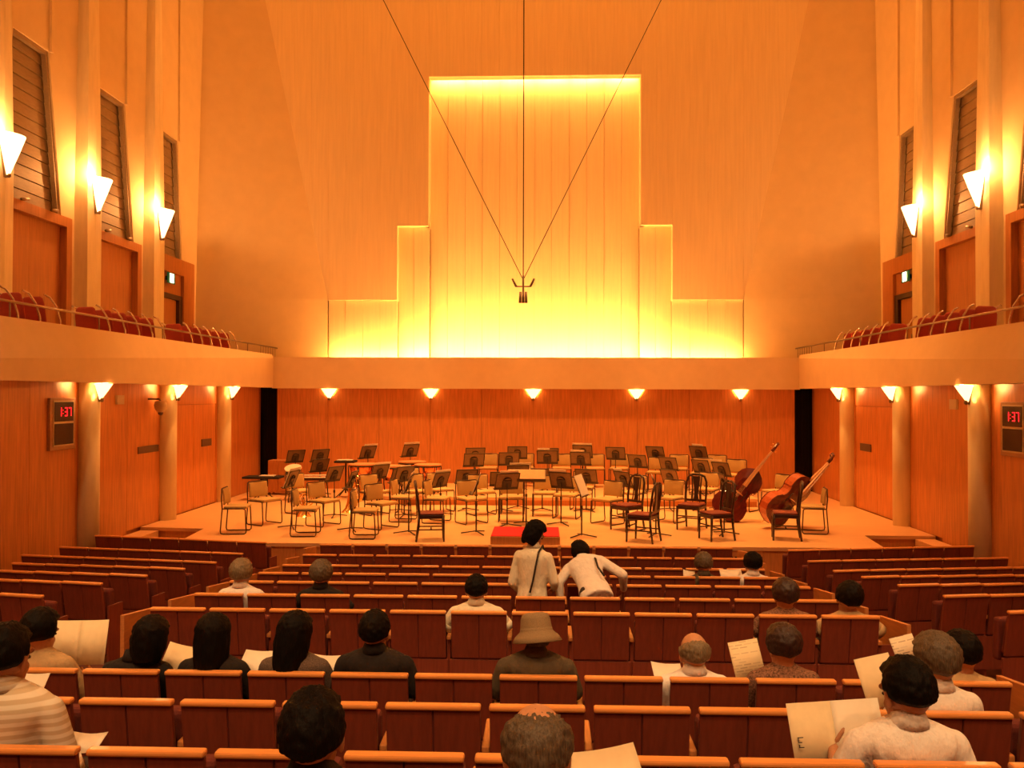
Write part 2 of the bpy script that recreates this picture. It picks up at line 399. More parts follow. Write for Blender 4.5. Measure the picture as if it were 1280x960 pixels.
# ------------------------------------------------------------------ upper side walls with tall louvred windows
UX = 9.05
UC = [11.45, 14.45, 17.45, 20.45]
def upper_wall(s):
    nm = 'left' if s < 0 else 'right'
    w = sroot('wall_upper_' + nm)
    d = (s*.2, 0, 0)
    m = mb()
    a, b = sorted((s*(UX+.2), s*(UX+.35)))
    m.box(a, b, -7, 24.9, 3.4, 14.3)
    a, b = sorted((s*UX, s*(UX+.2)))
    m.box(a, b, -7, 11.45, 3.4, 14.3)
    for c in UC:
        y0, y1 = c, c+3.0 if c < 20 else 24.6
        t0, t1, b0, b1 = c+.6, c+1.72, c+.26, c+2.18
        if c > 20: t0, t1, b0, b1 = c+.53, c+1.56, c+.3, c+1.85
        zt, zb = 9.55, 6.55
        P = lambda pts: m.prism([(s*UX, y, z) for y, z in pts], d)
        P([(y0,zb),(b0,zb),(t0,zt),(t0,14.3),(y0,14.3)])
        P([(t0,zt),(t1,zt),(t1,14.3),(t0,14.3)])
        P([(t1,zt),(b1,zb),(y1,zb),(y1,14.3),(t1,14.3)])
        if c < 20:
            P([(y0,3.4),(c+.3,3.4),(c+.3,zb),(y0,zb)]); P([(c+2.55,3.4),(y1,3.4),(y1,zb),(c+2.55,zb)])
        else:
            P([(y0,3.4),(c+.35,3.4),(c+.35,zb),(y0,zb)]); P([(c+2.62,3.4),(y1,3.4),(y1,zb),(c+2.62,zb)])
    m.build('wall_face', 'plaster', w)
    for i, c in enumerate(UC):
        t0, t1, b0, b1 = c+.6, c+1.72, c+.26, c+2.18
        if c > 20: t0, t1, b0, b1 = c+.53, c+1.56, c+.3, c+1.85
        # thin rib rising from the window corner
        a, b = sorted((s*(UX-.05), s*UX))
        mb().hexa([(a,t1,9.55),(b,t1,9.55),(b,t1+.08,9.55),(a,t1+.08,9.55)], [(a,t1-.05,14.3),(b,t1-.05,14.3),(b,t1+.03,14.3),(a,t1+.03,14.3)]).build('wall_rib', 'plaster', w)
        # window: louvre boards and a frame
        wn = sroot('window_%d' % ((i+1) if s < 0 else (i+5)))
        nb = 13
        for j in range(nb):
            z0 = 6.58 + j*(2.95/nb); z1 = z0 + 2.95/nb - .014
            f0, f1 = (z0-6.55)/3.0, (z1-6.55)/3.0
            L = lambda f: b0+(t0-b0)*f+.02
            Rr = lambda f: b1+(t1-b1)*f-.02
            xo, xi = s*(UX+.19), s*(UX+.13)
            mb().hexa([(xo-s*.045,L(f0),z0),(xo-s*.045,Rr(f0),z0),(xo,Rr(f0),z0),(xo,L(f0),z0)],
                      [(xo-s*.03,L(f1),z1),(xo-s*.03,Rr(f1),z1),(xo,Rr(f1),z1),(xo,L(f1),z1)]).build('louvre_board', 'louvre', wn)
        fr = mb()
        X0, X1 = s*(UX+.03), s*(UX+.12)
        fr.prism([(X0,t0,9.55),(X0,t1,9.55),(X0,t1,9.47),(X0,t0,9.47)], (X1-X0,0,0))
        fr.prism([(X0,t1,9.47),(X0,b1,6.55),(X0,b1-.07,6.55),(X0,t1-.07,9.47)], (X1-X0,0,0))
        fr.build('window_frame', 'louvre', wn)
        # wooden bay beneath
        if c < 20:
            p = sroot('trim_%d' % ((i+1) if s < 0 else (i+5)))
            a, b = sorted((s*(UX-.02), s*(UX+.12)))
            bx('frame_head', 'wood_wall_upper', p, a, b, c+.3, c+2.55, 6.36, 6.55)
            bx('frame_jamb', 'wood_wall_upper', p, a, b, c+2.36, c+2.55, 3.42, 6.36)
            a, b = sorted((s*(UX+.12), s*(UX+.2)))
            for k in range(2): bx('panel', 'wood_wall_upper', p, a, b, c+.3+k*1.03, c+1.326+k*1.03, 3.42, 6.36)
            for k in range(2):
                mb().tube([(s*(UX-.06), c+.8+k*.95, 6.56), (s*(UX-.06), c+1.0+k*.95, 6.6)], .03, 8).build('clip', 'rail_metal', p, True)
        else:
            p = sroot('door_3' if s < 0 else 'door_4')
            a, b = sorted((s*(UX-.02), s*(UX+.1)))
            bx('door_surround', 'wood_wall_upper', p, a, b, c+.35, c+2.62, 6.15, 6.55)
            bx('door_surround', 'wood_wall_upper', p, a, b, c+1.95, c+2.62, 3.42, 6.15)
            bx('door_surround', 'wood_wall_upper', p, a, b, c+.35, c+.75, 3.42, 6.15)
            a, b = sorted((s*(UX+.06), s*(UX+.14)))
            bx('transom', 'wood_wall_upper', p, a, b, c+.75, c+1.95, 5.62, 6.15)
            a, b = sorted((s*(UX+.02), s*(UX+.12)))
            bx('door_frame', 'dark_wood', p, a, b, c+.75, c+.85, 3.42, 5.62); bx('door_frame', 'dark_wood', p, a, b, c+1.75, c+1.95, 3.42, 5.62)
            bx('door_frame', 'dark_wood', p, a, b, c+.85, c+1.75, 5.5, 5.62)
            a, b = sorted((s*(UX+.1), s*(UX+.16)))
            lf = bx('door_leaf', 'wood_wall_upper', p, a, b, c+.86, c+1.74, 3.42, 5.49)
            mb().tube([(s*(UX+.07), c+1.05, 4.4), (s*(UX+.07), c+1.05, 4.6)], .015, 6).build('door_handle', 'rail_metal', lf, True)
            e = thing('exit_sign', 'green lit exit sign over the %s balcony door' % nm, 'exit sign', (s*(UX-.03), c+1.05, 5.98), R(-90*s))
            bx('housing', 'exit_green', e, -.2, .2, -.06, -.02, -.13, .13, bevel=.008)
            bx('mount', 'dark_metal', e, -.1, .1, -.02, .06, -.05, .05)
            g = mb(); g.box(-.12,.10,-.066,-.0605,-.11,.11); g.build('lit_panel', 'exit_lit', e)
            g = mb(); g.T = Matrix.Translation((-.02,-.068,0))
            g.ell((.02,0,.075), (.018,.002,.018), 10, 6); g.prism([(-.02,0,.05),(.03,0,.05),(.02,0,-.02),(-.03,0,-.02)], (0,-.002,0))
            g.prism([(-.03,0,-.02),(-.01,0,-.02),(-.04,0,-.09),(-.06,0,-.09)], (0,-.002,0)); g.prism([(0,0,-.02),(.02,0,-.02),(.045,0,-.08),(.025,0,-.08)], (0,-.002,0))
            g.build('running_figure', 'exit_green', e)
upper_wall(-1); upper_wall(1)
for s in (-1, 1):                                          # pilasters, slimmer to the top
    for i, c in enumerate([5.45, 8.45, 11.45, 14.45, 17.45, 20.45]):
        m = mb()
        def sec(z, h, p): return [(s*UX, c-h, z), (s*(UX-p*.9), c-h*.82, z), (s*(UX-p), c, z), (s*(UX-p*.9), c+h*.82, z), (s*UX, c+h, z)]
        S = [sec(3.62,.32,.26), sec(7.0,.34,.26), sec(14.3,.17,.16)]
        v = S[0]+S[1]+S[2]; f = []
        for j in range(2): f += [(j*5+k, j*5+k+1, (j+1)*5+k+1, (j+1)*5+k) for k in range(4)] + [(j*5+4, j*5, (j+1)*5, (j+1)*5+4)]
        f += [(0,1,2,3,4), (10,11,12,13,14)]
        m._a(v, f)
        tag(m.build('pilaster', 'column_plaster'), 'tall tapering cream pilaster on the %s upper wall, %s from the stage' % ('left' if s < 0 else 'right', ORD[6-i]), 'pilaster', 'upper wall pilasters')

# ------------------------------------------------------------------ end wall above the stage: stepped lit recess
EY = 23.98
we = sroot('wall_stage_upper')
tiers = [(2.90, 11.85, 24.48), (3.755, 7.74, 24.25), (5.67, 5.70, 24.06)]   # half width, head, depth of back
def ex(z): return 5.67 + (z-5.70)*(7.46-5.67)/(14.0-5.70)
edges = [-7.7]
xp = [.4833*k for k in range(7)] + [3.33, 3.755, 4.235, 4.715, 5.19, 5.67, 6.15, 6.63, 7.11, 7.59, 8.0]
xp[6] = 2.9
xs = [-x for x in xp[:0:-1]] + xp
for x0, x1 in zip(xs, xs[1:]):
    xm = (x0+x1)/2; a = abs(xm)
    zb = 11.85 if a < 2.9 else 7.74 if a < 3.755 else 5.70
    lo, hi = min(abs(x0), abs(x1)), max(abs(x0), abs(x1))
    if lo >= 7.6: continue
    zl = max(zb, 5.7 + (lo-5.67)*(14-5.7)/1.79) if lo > 5.67 else zb
    zh = max(zb, 5.7 + (hi-5.67)*(14-5.7)/1.79) if hi > 5.67 else zb
    za, zc = (zl, zh) if abs(x0) < abs(x1) else (zh, zl)
    g = .0012
    mb().prism([(x0+g,EY,za),(x1-g,EY,zc),(x1-g,EY,15.5),(x0+g,EY,15.5)], (0,.12,0)).build('panel', 'plaster_boards', we)
m = mb()                                                   # reveals of the stepped opening
for hw, zt, yb in tiers:
    pass
m.box(-2.9, 2.9, EY+.12, EY+.30, 11.85, 11.95)             # lip above which the top lamps hide
for s in (-1, 1):
    a, b = sorted((s*2.9, s*3.0)); m.box(a, b, EY+.12, 24.72, 7.74, 14.3)
    a, b = sorted((s*2.9, s*3.755)); m.box(a, b, EY+.12, 24.25, 7.74, 7.84)
    a, b = sorted((s*3.755, s*3.85)); m.box(a, b, EY+.12, 24.5, 5.70, 7.84)
    a, b = sorted((s*3.755, s*5.67)); m.box(a, b, EY+.06, 24.06, 5.70, 5.80)
    a, b = sorted((s*5.67, s*5.77)); m.box(a, b, EY-.0, 24.3, 3.72, 5.80)
m.build('reveal', 'plaster', we)
def planks(x0, x1, z0, z1, y, n):
    wd = (x1-x0)/n
    for k in range(n):
        o = .012 if k % 2 else 0
        bx('plank', 'plaster_boards', we, x0+k*wd+.003, x0+(k+1)*wd-.003, y-o, y+.08, z0, z1)
planks(-2.9, 2.9, 3.72, 14.3, 24.48, 12)
for s in (-1, 1):
    a, b = sorted((s*2.9, s*3.755)); planks(a, b, 3.72, 7.74, 24.25, 2)
    a, b = sorted((s*3.755, s*5.67)); planks(a, b, 3.72, 5.70, 24.06, 4)
    bx('backing', 'plaster', we, *sorted((s*2.9, s*9.2)), 24.75, 24.9, 3.72, 14.3)
bx('backing', 'plaster', we, -2.9, 2.9, 24.75, 24.9, 3.72, 14.3)
for s in (-1, 1):                                          # folded wings between the end wall and the side walls
    wg = mb()
    EB, ET = Vector((s*5.67, EY, 5.70)), Vector((s*7.525, EY, 14.3))
    dv = Vector((s*(9.1-5.67), -.78, 0))
    def wp(E): t = (9.1-abs(E.x))/(9.1-5.67); return E + dv*t
    LB = Vector((s*5.67, EY, 3.72))
    wg.prism([EB, ET, wp(ET), wp(EB)], (0, .1, 0)); wg.prism([LB, EB, wp(EB), wp(LB)], (0, .1, 0))
    struct(wg.build('wall_wing_left' if s < 0 else 'wall_wing_right', 'plaster'))
# hidden lamps: rows of tubes in the trough and over the recess
n = 0
for k in range(12):
    x = -5.06 + k*.92
    t = thing('cove_lamp', 'shielded lamp tube hidden in the trough below the lit end wall, %s from left' % ORD[k+1], 'lamp', (x, 23.72, 3.87), group='trough lamps')
    mb().tube([(-.42,0,0),(.42,0,0)], .022, 8).build('tube', 'tube_lamp' if abs(x) < 4 else 'tube_lamp_dim', t, True)
    bx('housing', 'grey_plate', t, -.45, .45, -.08, .05, -.15, -.06)
    bx('light_shield', 'beige_plate', t, -.45, .45, -.08, -.065, -.06, .13)  # unseen shield added to keep tube light off the side walls
for k in range(6):
    x = -2.4+k*.96
    t = thing('recess_lamp', 'lamp tube hidden above the tall recess, %s from left' % ORD[k+1], 'lamp', (x, 24.30, 12.0), group='recess lamps')
    mb().tube([(-.42,0,0),(.42,0,0)], .022, 8).build('tube', 'tube_lamp_top', t, True)
    bx('housing', 'grey_plate', t, -.45, .45, -.05, .05, .06, .14)

# ------------------------------------------------------------------ ceiling and rear wall
struct(bx('ceiling', 'plaster', None, -9.4, 9.4, -7.1, 25, 14.3, 14.5))
struct(bx('wall_rear', 'wood_wall', None, -9.4, 9.4, -7.2, -7.0, 0, 14.3))

# ------------------------------------------------------------------ sconces
def sconce(label, loc, rz, r, h, matn, e, back=.0, grp=None, off=.06):
    # local: wall behind at +y, lamp bulges to -y, rim at z=0
    t = thing('wall_sconce', label, 'wall lamp', loc, rz, grp)
    m = mb().lathe([(r, 0), (r*.62, -h*.45), (r*.12, -h)], 16, PI, 2*PI)
    o = m.build('shade', matn, t, True)
    so = o.modifiers.new('solid', 'SOLIDIFY'); so.thickness = .008
    mb().prism([(-r*.55,.0,-.02),(r*.55,.0,-.02),(r*.12,.0,-h-.04),(-r*.12,.0,-h-.04)], (0, .03+back, 0)).build('back_plate', 'rail_metal', t)
    mb().lathe([(0,-h-.05),(.03,-h-.03),(.03,-h+.02),(0,-h+.03)], 10, c=(0,-.03,0)).build('finial', 'rail_metal', t, True)
    light('sconce_bulb', 'POINT', ((-.27 if loc[0] < 0 else .27) if h > .5 else 0, -off, .06 if h > .5 else -.03), e, t, shadow_soft_size=.035)
    return t
UP_E, LO_E, BK_E = 62, 32, 12
for s in (-1, 1):
    nm = 'left' if s < 0 else 'right'
    for i, y in enumerate([8.45, 11.45, 14.45, 17.45, 20.45]):
        sconce('tall glowing cone sconce on the %s upper wall, %s from the stage' % (nm, ORD[5-i]), (s*(UX-.31), y-.02, 7.44), R(-90*s), .27, .66, 'sconce_glass', UP_E, .02, 'upper wall sconces', .10)
    for i, y in enumerate([8, 11, 14, 17, 20]):
        sconce('small glowing cone sconce on a %s lower column, %s from the stage' % (nm, ORD[5-i]), (s*6.90, y, 3.265), R(-90*s), .19, .25, 'sconce_small', LO_E, .02, 'lower column sconces', .09)
for k in range(5):
    sconce('small glowing cone sconce on the stage back wall, %s from left' % ORD[k+1], (2.66*(k-2), 22.77, 3.25), 0, .20, .25, 'sconce_small', BK_E, .0, 'stage back wall sconces', .1)

# ------------------------------------------------------------------ wall fittings
def seg_digit(m, ch, x0, z0, w, h, t, y):
    S = {'a': (0,1,1,1), 'b': (1,.5,1,1), 'c': (1,0,1,.5), 'd': (0,0,1,0), 'e': (0,0,0,.5), 'f': (0,.5,0,1), 'g': (0,.5,1,.5)}
    on = {'1': 'bc', '3': 'abgcd', '7': 'abc'}[ch]
    for c in on:
        ax, az, bx_, bz = S[c]
        xa, xb = x0+min(ax, bx_)*w-t/2, x0+max(ax, bx_)*w+t/2; za, zb = z0+min(az, bz)*h-t/2, z0+max(az, bz)*h+t/2
        m.box(xa, xb, y-.002, y, za, zb)
for s, yc, zc in ((-1, 13.31, 2.64), (1, 13.1, 2.62)):
    nm = 'left' if s < 0 else 'right'
    t = thing('wall_clock', 'framed digital clock with red numerals on the %s wall' % nm, 'clock', (s*7.17, yc, zc), R(-90*s))
    bx('case', 'clock_frame', t, -.36, .36, -.05, 0, -.40, .40, bevel=.008)
    bx('bezel', 'beige_plate', t, -.29, .29, -.06, -.0505, -.34, .36)
    up = bx('display', 'clock_face', t, -.265, .265, -.066, -.0605, .04, .335)
    bx('display', 'clock_face', t, -.265, .265, -.066, -.0605, -.315, .005)
    for ch, xx in (('1', -.15), ('3', .02), ('7', .13)):
        m = mb(); seg_digit(m, ch, xx, .125, .06, .12, .013, -.0665); m.build('numeral', 'led_red', up)
    m = mb(); m.box(-.045,-.033,-.0685,-.0665,.155,.167); m.box(-.045,-.033,-.0685,-.0665,.205,.217); m.build('colon', 'led_red', up)
def plate(name, label, cat, s, y0, y1, z0, z1, matn, th=.02):
    a, b = sorted((s*(7.17-th), s*7.17))
    o = mb().box(a, b, y0, y1, z0, z1).build(name, matn, None, bevel=.004); tag(o, label, cat); return o
plate('wall_grille', 'long dark slot plate on the left wall before the door', 'wall plate', -1, 15.9, 16.75, 2.0, 2.13, 'grey_plate')
plate('door_plaque', 'dark plaque on the left stage door', 'plaque', -1, 18.9, 19.45, 1.96, 2.12, 'grey_plate')
plate('door_plaque', 'dark plaque on the right stage door', 'plaque', 1, 18.8, 19.42, 1.92, 2.08, 'grey_plate')
plate('wall_box', 'small beige box high on the left wall past the clock', 'wall box', -1, 15.05, 15.3, 2.92, 3.08, 'beige_plate', .04)
plate('wall_box', 'small beige box high on the right wall past the clock', 'wall box', 1, 14.9, 15.15, 2.88, 3.05, 'beige_plate', .04)
t = thing('wall_camera', 'beige camera dome on a bracket beside the second left column', 'camera', (-7.17, 16.32, 2.95), R(90))
mb().tube([(0,0,.06),(0,-.2,.06),(0,-.24,.02)], .018, 8).build('bracket', 'grey_plate', t, True)
mb().lathe([(0,.03),(.10,.02),(.12,-.06),(.10,-.14),(.05,-.19),(0,-.2)], 16, c=(0,-.24,0)).build('dome', 'beige_plate', t, True)
mb().ell((0,-.24,-.2), (.05,.05,.05), 12, 8).build('lens', 'grey_plate', t, True)

# ------------------------------------------------------------------ hanging microphone
t = thing('hanging_microphone', 'small microphone cluster hung on three cables above the stage', 'microphone', (-.1, 16, 5.08))
mb().tube([(0,0,.12),(-4.55,0,9.2)], .007, 5).build('cable', 'strap', t); mb().tube([(0,0,.12),(4.45,0,9.2)], .007, 5).build('cable', 'strap', t)
mb().tube([(0,0,.1),(0,0,9.2)], .010, 5).build('cable', 'strap', t)
mb().tube([(0,0,.2),(0,0,-.12)], .018, 8).build('stem', 'grey_plate', t, True)
bar = mb().tube([(-.14,0,.0),(.14,0,.0)], .012, 8).build('bar', 'grey_plate', t, True)
for s in (-1, 1): mb().tube([(s*.13,0,.0),(s*.2,-.03,.14)], [.022,.018], 8).build('clamp', 'grey_plate', t, True)
for a in (-.05, .0, .05): mb().tube([(a,0,-.1),(a*1.1,-.03,-.3)], [.02,.026], 8).build('capsule', 'grey_plate', t, True)

# ------------------------------------------------------------------ auditorium seats
PITCH = .515
def make_seat(name, down, armed=True):
    t = thing(name, 'seat', 'seat')
    hw = .234
    for s in (-1, 1):
        a, b = sorted((s*.004, s*hw))
        mb().hexa([(a,.062,.45),(b,.062,.45),(b,.09,.45),(a,.09,.45)], [(a,0,.835),(b,0,.835),(b,.028,.835),(a,.028,.835)]).build('back_panel', 'seat_back', t, bevel=.004)
    mb().hexa([(-hw+.02,.07,.44),(hw-.02,.07,.44),(hw-.02,.085,.44),(-hw+.02,.085,.44)], [(-hw+.02,.01,.83),(hw-.02,.01,.83),(hw-.02,.022,.83),(-hw+.02,.022,.83)]).build('back_core', 'seat_fabric', t)
    mb().box(-hw-.003, hw+.003, -.012, .042, .832, .86).build('top_rail', 'seat_rail', t, bevel=.01)
    mb().box(-.25, .25, .07, .095, .1, .435).build('lower_panel', 'seat_back', t, bevel=.004)
    mb().hexa([(-hw+.02,.095,.46),(hw-.02,.095,.46),(hw-.02,.16,.46),(-hw+.02,.16,.46)], [(-hw+.02,.03,.81),(hw-.02,.03,.81),(hw-.02,.075,.81),(-hw+.02,.075,.81)]).build('back_cushion', 'seat_fabric', t, bevel=.02)
    if down: mb().box(-.225, .225, .14, .58, .36, .44).build('seat_cushion', 'seat_fabric', t, bevel=.025)
    else: mb().hexa([(-.225,.17,.38),(.225,.17,.38),(.225,.26,.38),(-.225,.26,.38)], [(-.225,.15,.76),(.225,.15,.76),(.225,.24,.76),(-.225,.24,.76)]).build('seat_cushion', 'seat_fabric', t, bevel=.025)
    mb().box(.237, .278, .06, .45, .60, .635).build('armrest', 'arm_wood', t, bevel=.008)
    mb().box(.247, .268, .09, .32, 0, .60).build('support', 'seat_back', t)
    return t
def end_panel(t, s):
    x = s*.46
    a, b = sorted((x-.018, x+.018))
    mb().prism([(a,-.03,.0),(a,.54,.0),(a,.60,.72),(a,-.03,.80)], (b-a,0,0)).build('end_panel', 'arm_wood', t, bevel=.004)
    mb().box(*sorted((s*.25, x)), .08, .10, .05, .6).build('end_link', 'seat_back', t)
SU, SD = make_seat('auditorium_seat', False), make_seat('auditorium_seat', True)
ROWS = dict(Z=2.5, A=3.45, B=4.35, C=5.35, D=7.41, E=8.36, F=9.31, G=10.26, H=11.21, I=12.16, J=13.11)
ORDER = 'JIHGFEDCBAZ'
OCC = {}                                    # (row, index) -> occupied, filled from the people list
def seat_index(x): return int(round(x/PITCH + 5.5))
def sx(i): return (i-5.5)*PITCH
PEOPLE_ROWS = [('A',-1.96),('C',-2.94),('C',-2.29),('C',-1.8),('C',-1.28),('C',-.77),('C',.24),('C',1.22),('C',1.77),('B',2.26),('C',2.85),('A',1.77),('Z',-.41),('Z',.27),('E',-2.67),('E',-1.88),('D',-.29),('G',2.16),('G',2.73),('D',2.34),('D',2.89)]
for r_, x_ in PEOPLE_ROWS: OCC[(r_, seat_index(x_))] = True
pending = []
for ri, r_ in enumerate(ORDER):
    y = ROWS[r_]
    for i in range(12):
        occ = (r_, i) in OCC
        lab = 'red-brown tip-up seat, centre block, %s row from the stage, %s from left' % (ORD[ri+1], ORD[i+1])
        pending.append((occ, (sx(i), y, fz(y)), 0, lab, 'centre block seats', -1 if i == 0 else 1 if i == 11 else 0))
LBY = [13.25, 12.2, 11.36, 10.64, 9.83, 9.03, 8.1]
LBX = [-3.93, -3.92, -3.98, -4.1, -4.2, -4.31, -4.4]
RBY = [12.97, 12.0, 11.17, 10.49, 9.65, 8.79, 7.8]
RBX = [3.83, 3.83, 3.9, 4.01, 4.1, 4.2, 4.31]
ang = R(10)
for s, BX, BY in ((-1, LBX, LBY), (1, RBX, RBY)):
    for k in range(7):
        cnt = 6 if k < 3 else 5
        for i in range(cnt):
            d = .25 + i*.495
            x, y = BX[k]+s*d*math.cos(ang), BY[k]+d*math.sin(ang)
            lab = 'red-brown tip-up seat, %s side block, %s row from the stage, %s from the aisle' % ('left' if s < 0 else 'right', ORD[k+1], ORD[i+1])
            pending.append((False, (x, y, fz(min(y, 14.4))), s*ang, lab, 'side block seats', 2 if (i == 0 and s < 0) else 0))
for occ, loc, rz, lab, grp, end in pending:
    src = SD if occ else SU
    o = dup(src, loc, rz)
    o['label'] = lab; o['group'] = grp
    if end in (-1, 1): end_panel(o, end)
    if end == 2:                                           # open aisle side: no arm there
        for c in list(o.children):
            if c.name.startswith('armrest'): bpy.data.objects.remove(c)
for t in (SU, SD):
    for c in list(t.children): bpy.data.objects.remove(c)
    bpy.data.objects.remove(t)

# ------------------------------------------------------------------ balcony seats
def make_bseat():
    t = thing('balcony_chair', 'seat', 'seat')
    mb().rings([(0,.0,.38,.2,.035),(0,-.03,.6,.235,.045),(0,-.06,.82,.23,.045),(0,-.07,.93,.20,.035),(0,-.07,.96,.15,.02)], 20).build('backrest', 'balcony_fabric', t, True)
    mb().box(-.23,.23,.02,.46,.36,.45).build('seat_cushion', 'balcony_fabric', t, bevel=.03)
    for s in (-1, 1):
        mb().tube([(s*.26,-.1,.98),(s*.262,0,.95),(s*.265,.12,.82),(s*.265,.2,.62),(s*.265,.22,.3),(s*.265,.22,0)], .017, 8).build('arm_tube', 'chrome', t, True)
    mb().box(-.2,.2,.12,.3,0,.36).build('base', 'dark_metal', t)
    return t
BS = make_bseat()
ysL = [11.0, 11.55, 12.1, 12.65, 13.2, 14.75, 15.3, 15.85, 16.4, 16.95, 18.3, 18.85, 19.4, 19.95, 20.5, 21.05]
for s in (-1, 1):
    for k, y in enumerate(ysL):
        o = dup(BS, (s*7.50, y, 3.62), s*R(16),
                label='red upholstered seat with chrome arms on the %s balcony, %s from the stage' % ('left' if s < 0 else 'right', ORD[len(ysL)-k]))
        o['group'] = 'balcony seats'
for c in list(BS.children): bpy.data.objects.remove(c)
bpy.data.objects.remove(BS)

# ------------------------------------------------------------------ stage: podium and conductor's desk
pd = thing('conductor_podium', 'low podium topped with red carpet at the stage front', 'podium', (-.02, 14.95, SZ))
bx('box', 'stage_front', pd, -.57, .57, -.50, .50, 0, .13, bevel=.006)
bx('carpet_top', 'red_carpet', pd, -.56, .56, -.49, .49, .13, .145)
def stand_parts(t, h, tilt, w=.48, hh=.34, deskm='desk_back'):
    # musician side is +y; plate leans so that its top is nearer the audience (-y)
    for k in range(3):
        a = R(90+120*k)
        mb().tube([(0,0,.05),(.27*math.cos(a),.27*math.sin(a),.012)], .011, 6).build('foot', 'stand_black', t)
    mb().tube([(0,0,.03),(0,0,h*.6)], .014, 8).build('pole', 'stand_black', t, True)
    mb().tube([(0,0,h*.58),(0,0,h)], .009, 8).build('inner_pole', 'stand_black', t, True)
    mb().lathe([(0,h*.6-.03),(.022,h*.6-.03),(.022,h*.6+.02),(0,h*.6+.02)], 10).build('collar', 'stand_black', t)
    m = mb(); m.T = Matrix.Translation((0,0,h)) @ Matrix.Rotation(R(tilt), 4, 'X')
    # in the plate frame: x wide, z up the plate, y to the player
    m.box(-w/2, w/2, -.004, .004, -hh/2, hh/2)
    d = m.build('desk', deskm, t)
    m = mb(); m.T = Matrix.Translation((0,0,h)) @ Matrix.Rotation(R(tilt), 4, 'X')
    m.box(-w/2, w/2, .005, .06, -hh/2-.004, -hh/2+.006); m.build('ledge', 'stand_black', d)
    m = mb(); m.T = Matrix.Translation((0,0,h)) @ Matrix.Rotation(R(tilt), 4, 'X')
    for a, b, c, e in ((-w/2,w/2,hh/2-.02,hh/2),(-w/2,w/2,-hh/2,-hh/2+.05),(-w/2,-w/2+.02,-hh/2,hh/2),(w/2-.02,w/2,-hh/2,hh/2)):
        m.box(a, b, -.008, -.0045, c, e)
    m.build('desk_border', 'stand_black', d)
    m = mb(); m.T = Matrix.Translation((0,0,h)) @ Matrix.Rotation(R(tilt), 4, 'X')
    m.box(-.09,.09,-.02,-.0085,-.12,.02); m.tube([(-.08,-.014,.02),(-.06,-.014,.06),(0,-.014,.075),(.06,-.014,.06),(.08,-.014,.02)], .012, 6)
    m.build('bracket', 'stand_black', t)
    return t
cd = thing('conductor_stand', "conductor's wide music desk behind the red podium", 'music stand', (-.05, 16.75, SZ), R(180))
stand_parts(cd, .92, 66, .74, .46)
o = mb(); o.T = Matrix.Translation((0,0,.92)) @ Matrix.Rotation(R(66), 4, 'X')
o.box(-.35,.35,.006,.02,-.21,.21)
sc_ = o.build('desk_pad', 'lid_board'); sc_.location = (-.05,16.75,SZ); sc_.rotation_euler = (0,0,R(180))
tag(sc_, "tan board lying on the conductor's desk", 'board')

# ------------------------------------------------------------------ music stands
STD = bpy.data.objects.new('x', None)
protos = {}
def std_proto(h):
    if h not in protos: protos[h] = stand_parts(thing('music_stand', 'stand', 'music stand', group='orchestra music stands'), h, 22)
    return protos[h]
CX, CY = 0.0, 15.6
def outward(x, y): return math.atan2(y-CY, x-CX) - PI/2          # local +y points from the conductor to the player
stands = []                                                  # x, y, base z, desk height, extra turn in degrees, label
RZ = SZ + .18
rear = [(-4.0,21.3,SZ,1.05,18),(-3.0,21.55,SZ,1.08,20),(-1.36,21.0,RZ,.86,0),(-1.30,19.9,RZ,.80,0),(-.36,21.3,RZ,.88,0),(-.52,20.3,RZ,.80,0),(.40,21.0,RZ,.86,0),(.36,20.1,RZ,.86,0),(1.21,21.2,RZ,.92,0),(1.12,20.2,RZ,.82,0),(2.0,21.2,RZ,.88,0),(2.46,20.6,RZ,.74,-8),(2.95,21.2,RZ,.90,-8),(3.15,20.4,RZ,.70,-8),(3.98,21.2,RZ,.91,-8),(3.86,20.2,RZ,.66,-8),(4.12,19.2,SZ,.86,-4)]
rank = sorted(range(16), key=lambda i: rear[i][0])
for i, q in enumerate(rear): stands.append((*q, 'black music stand near the stage back wall, %s from the left' % ORD[rank.index(i)+1] if i < 16 else 'black music stand with a folded white page left of the basses'))
mid = [(-5.75,21.2,SZ,.95,0),(-5.2,21.4,SZ,.96,5),(-5.0,20.6,SZ,.78,5),(-3.35,19.4,SZ,.75,10),(-2.75,18.4,SZ,.76,10),(-1.82,17.9,SZ,.72,18),(-1.36,18.68,SZ,.72,0),(-.62,18.6,SZ,.68,0),(-.28,19.1,SZ,.78,0),(.25,18.77,SZ,.74,0),(1.18,18.69,SZ,.74,0),(1.85,17.45,SZ,.80,-10)]
names = ['black music stand beside the wooden cabinet at far left','black music stand behind the snare drum','black music stand over the glockenspiel','black music stand in front of the timpani','black music stand with a page just right of the timpani','slanted music stand left of the dark front chair','music stand in the second arc left of centre','music stand left of the conductor desk in the second arc','music stand with a white-edged sheet behind the conductor desk','music stand behind the conductor desk, slightly right','music stand right of centre in the second arc','slanted music stand among chairs at centre right']
for q, nme in zip(mid, names): stands.append((*q, nme))
front = [(-.91,15.56,SZ,.86,0),(-.40,16.45,SZ,.84,0),(.61,16.71,SZ,.84,0),(.94,15.31,SZ,.86,0),(-3.92,17.55,SZ,.86,0),(-4.34,16.03,SZ,.90,0),(-3.18,15.81,SZ,.92,0),(-2.10,15.5,SZ,.88,0),(-2.52,17.63,SZ,.86,0),(2.24,15.47,SZ,.86,0),(3.47,15.71,SZ,.92,0),(2.97,18.93,SZ,.72,-10)]
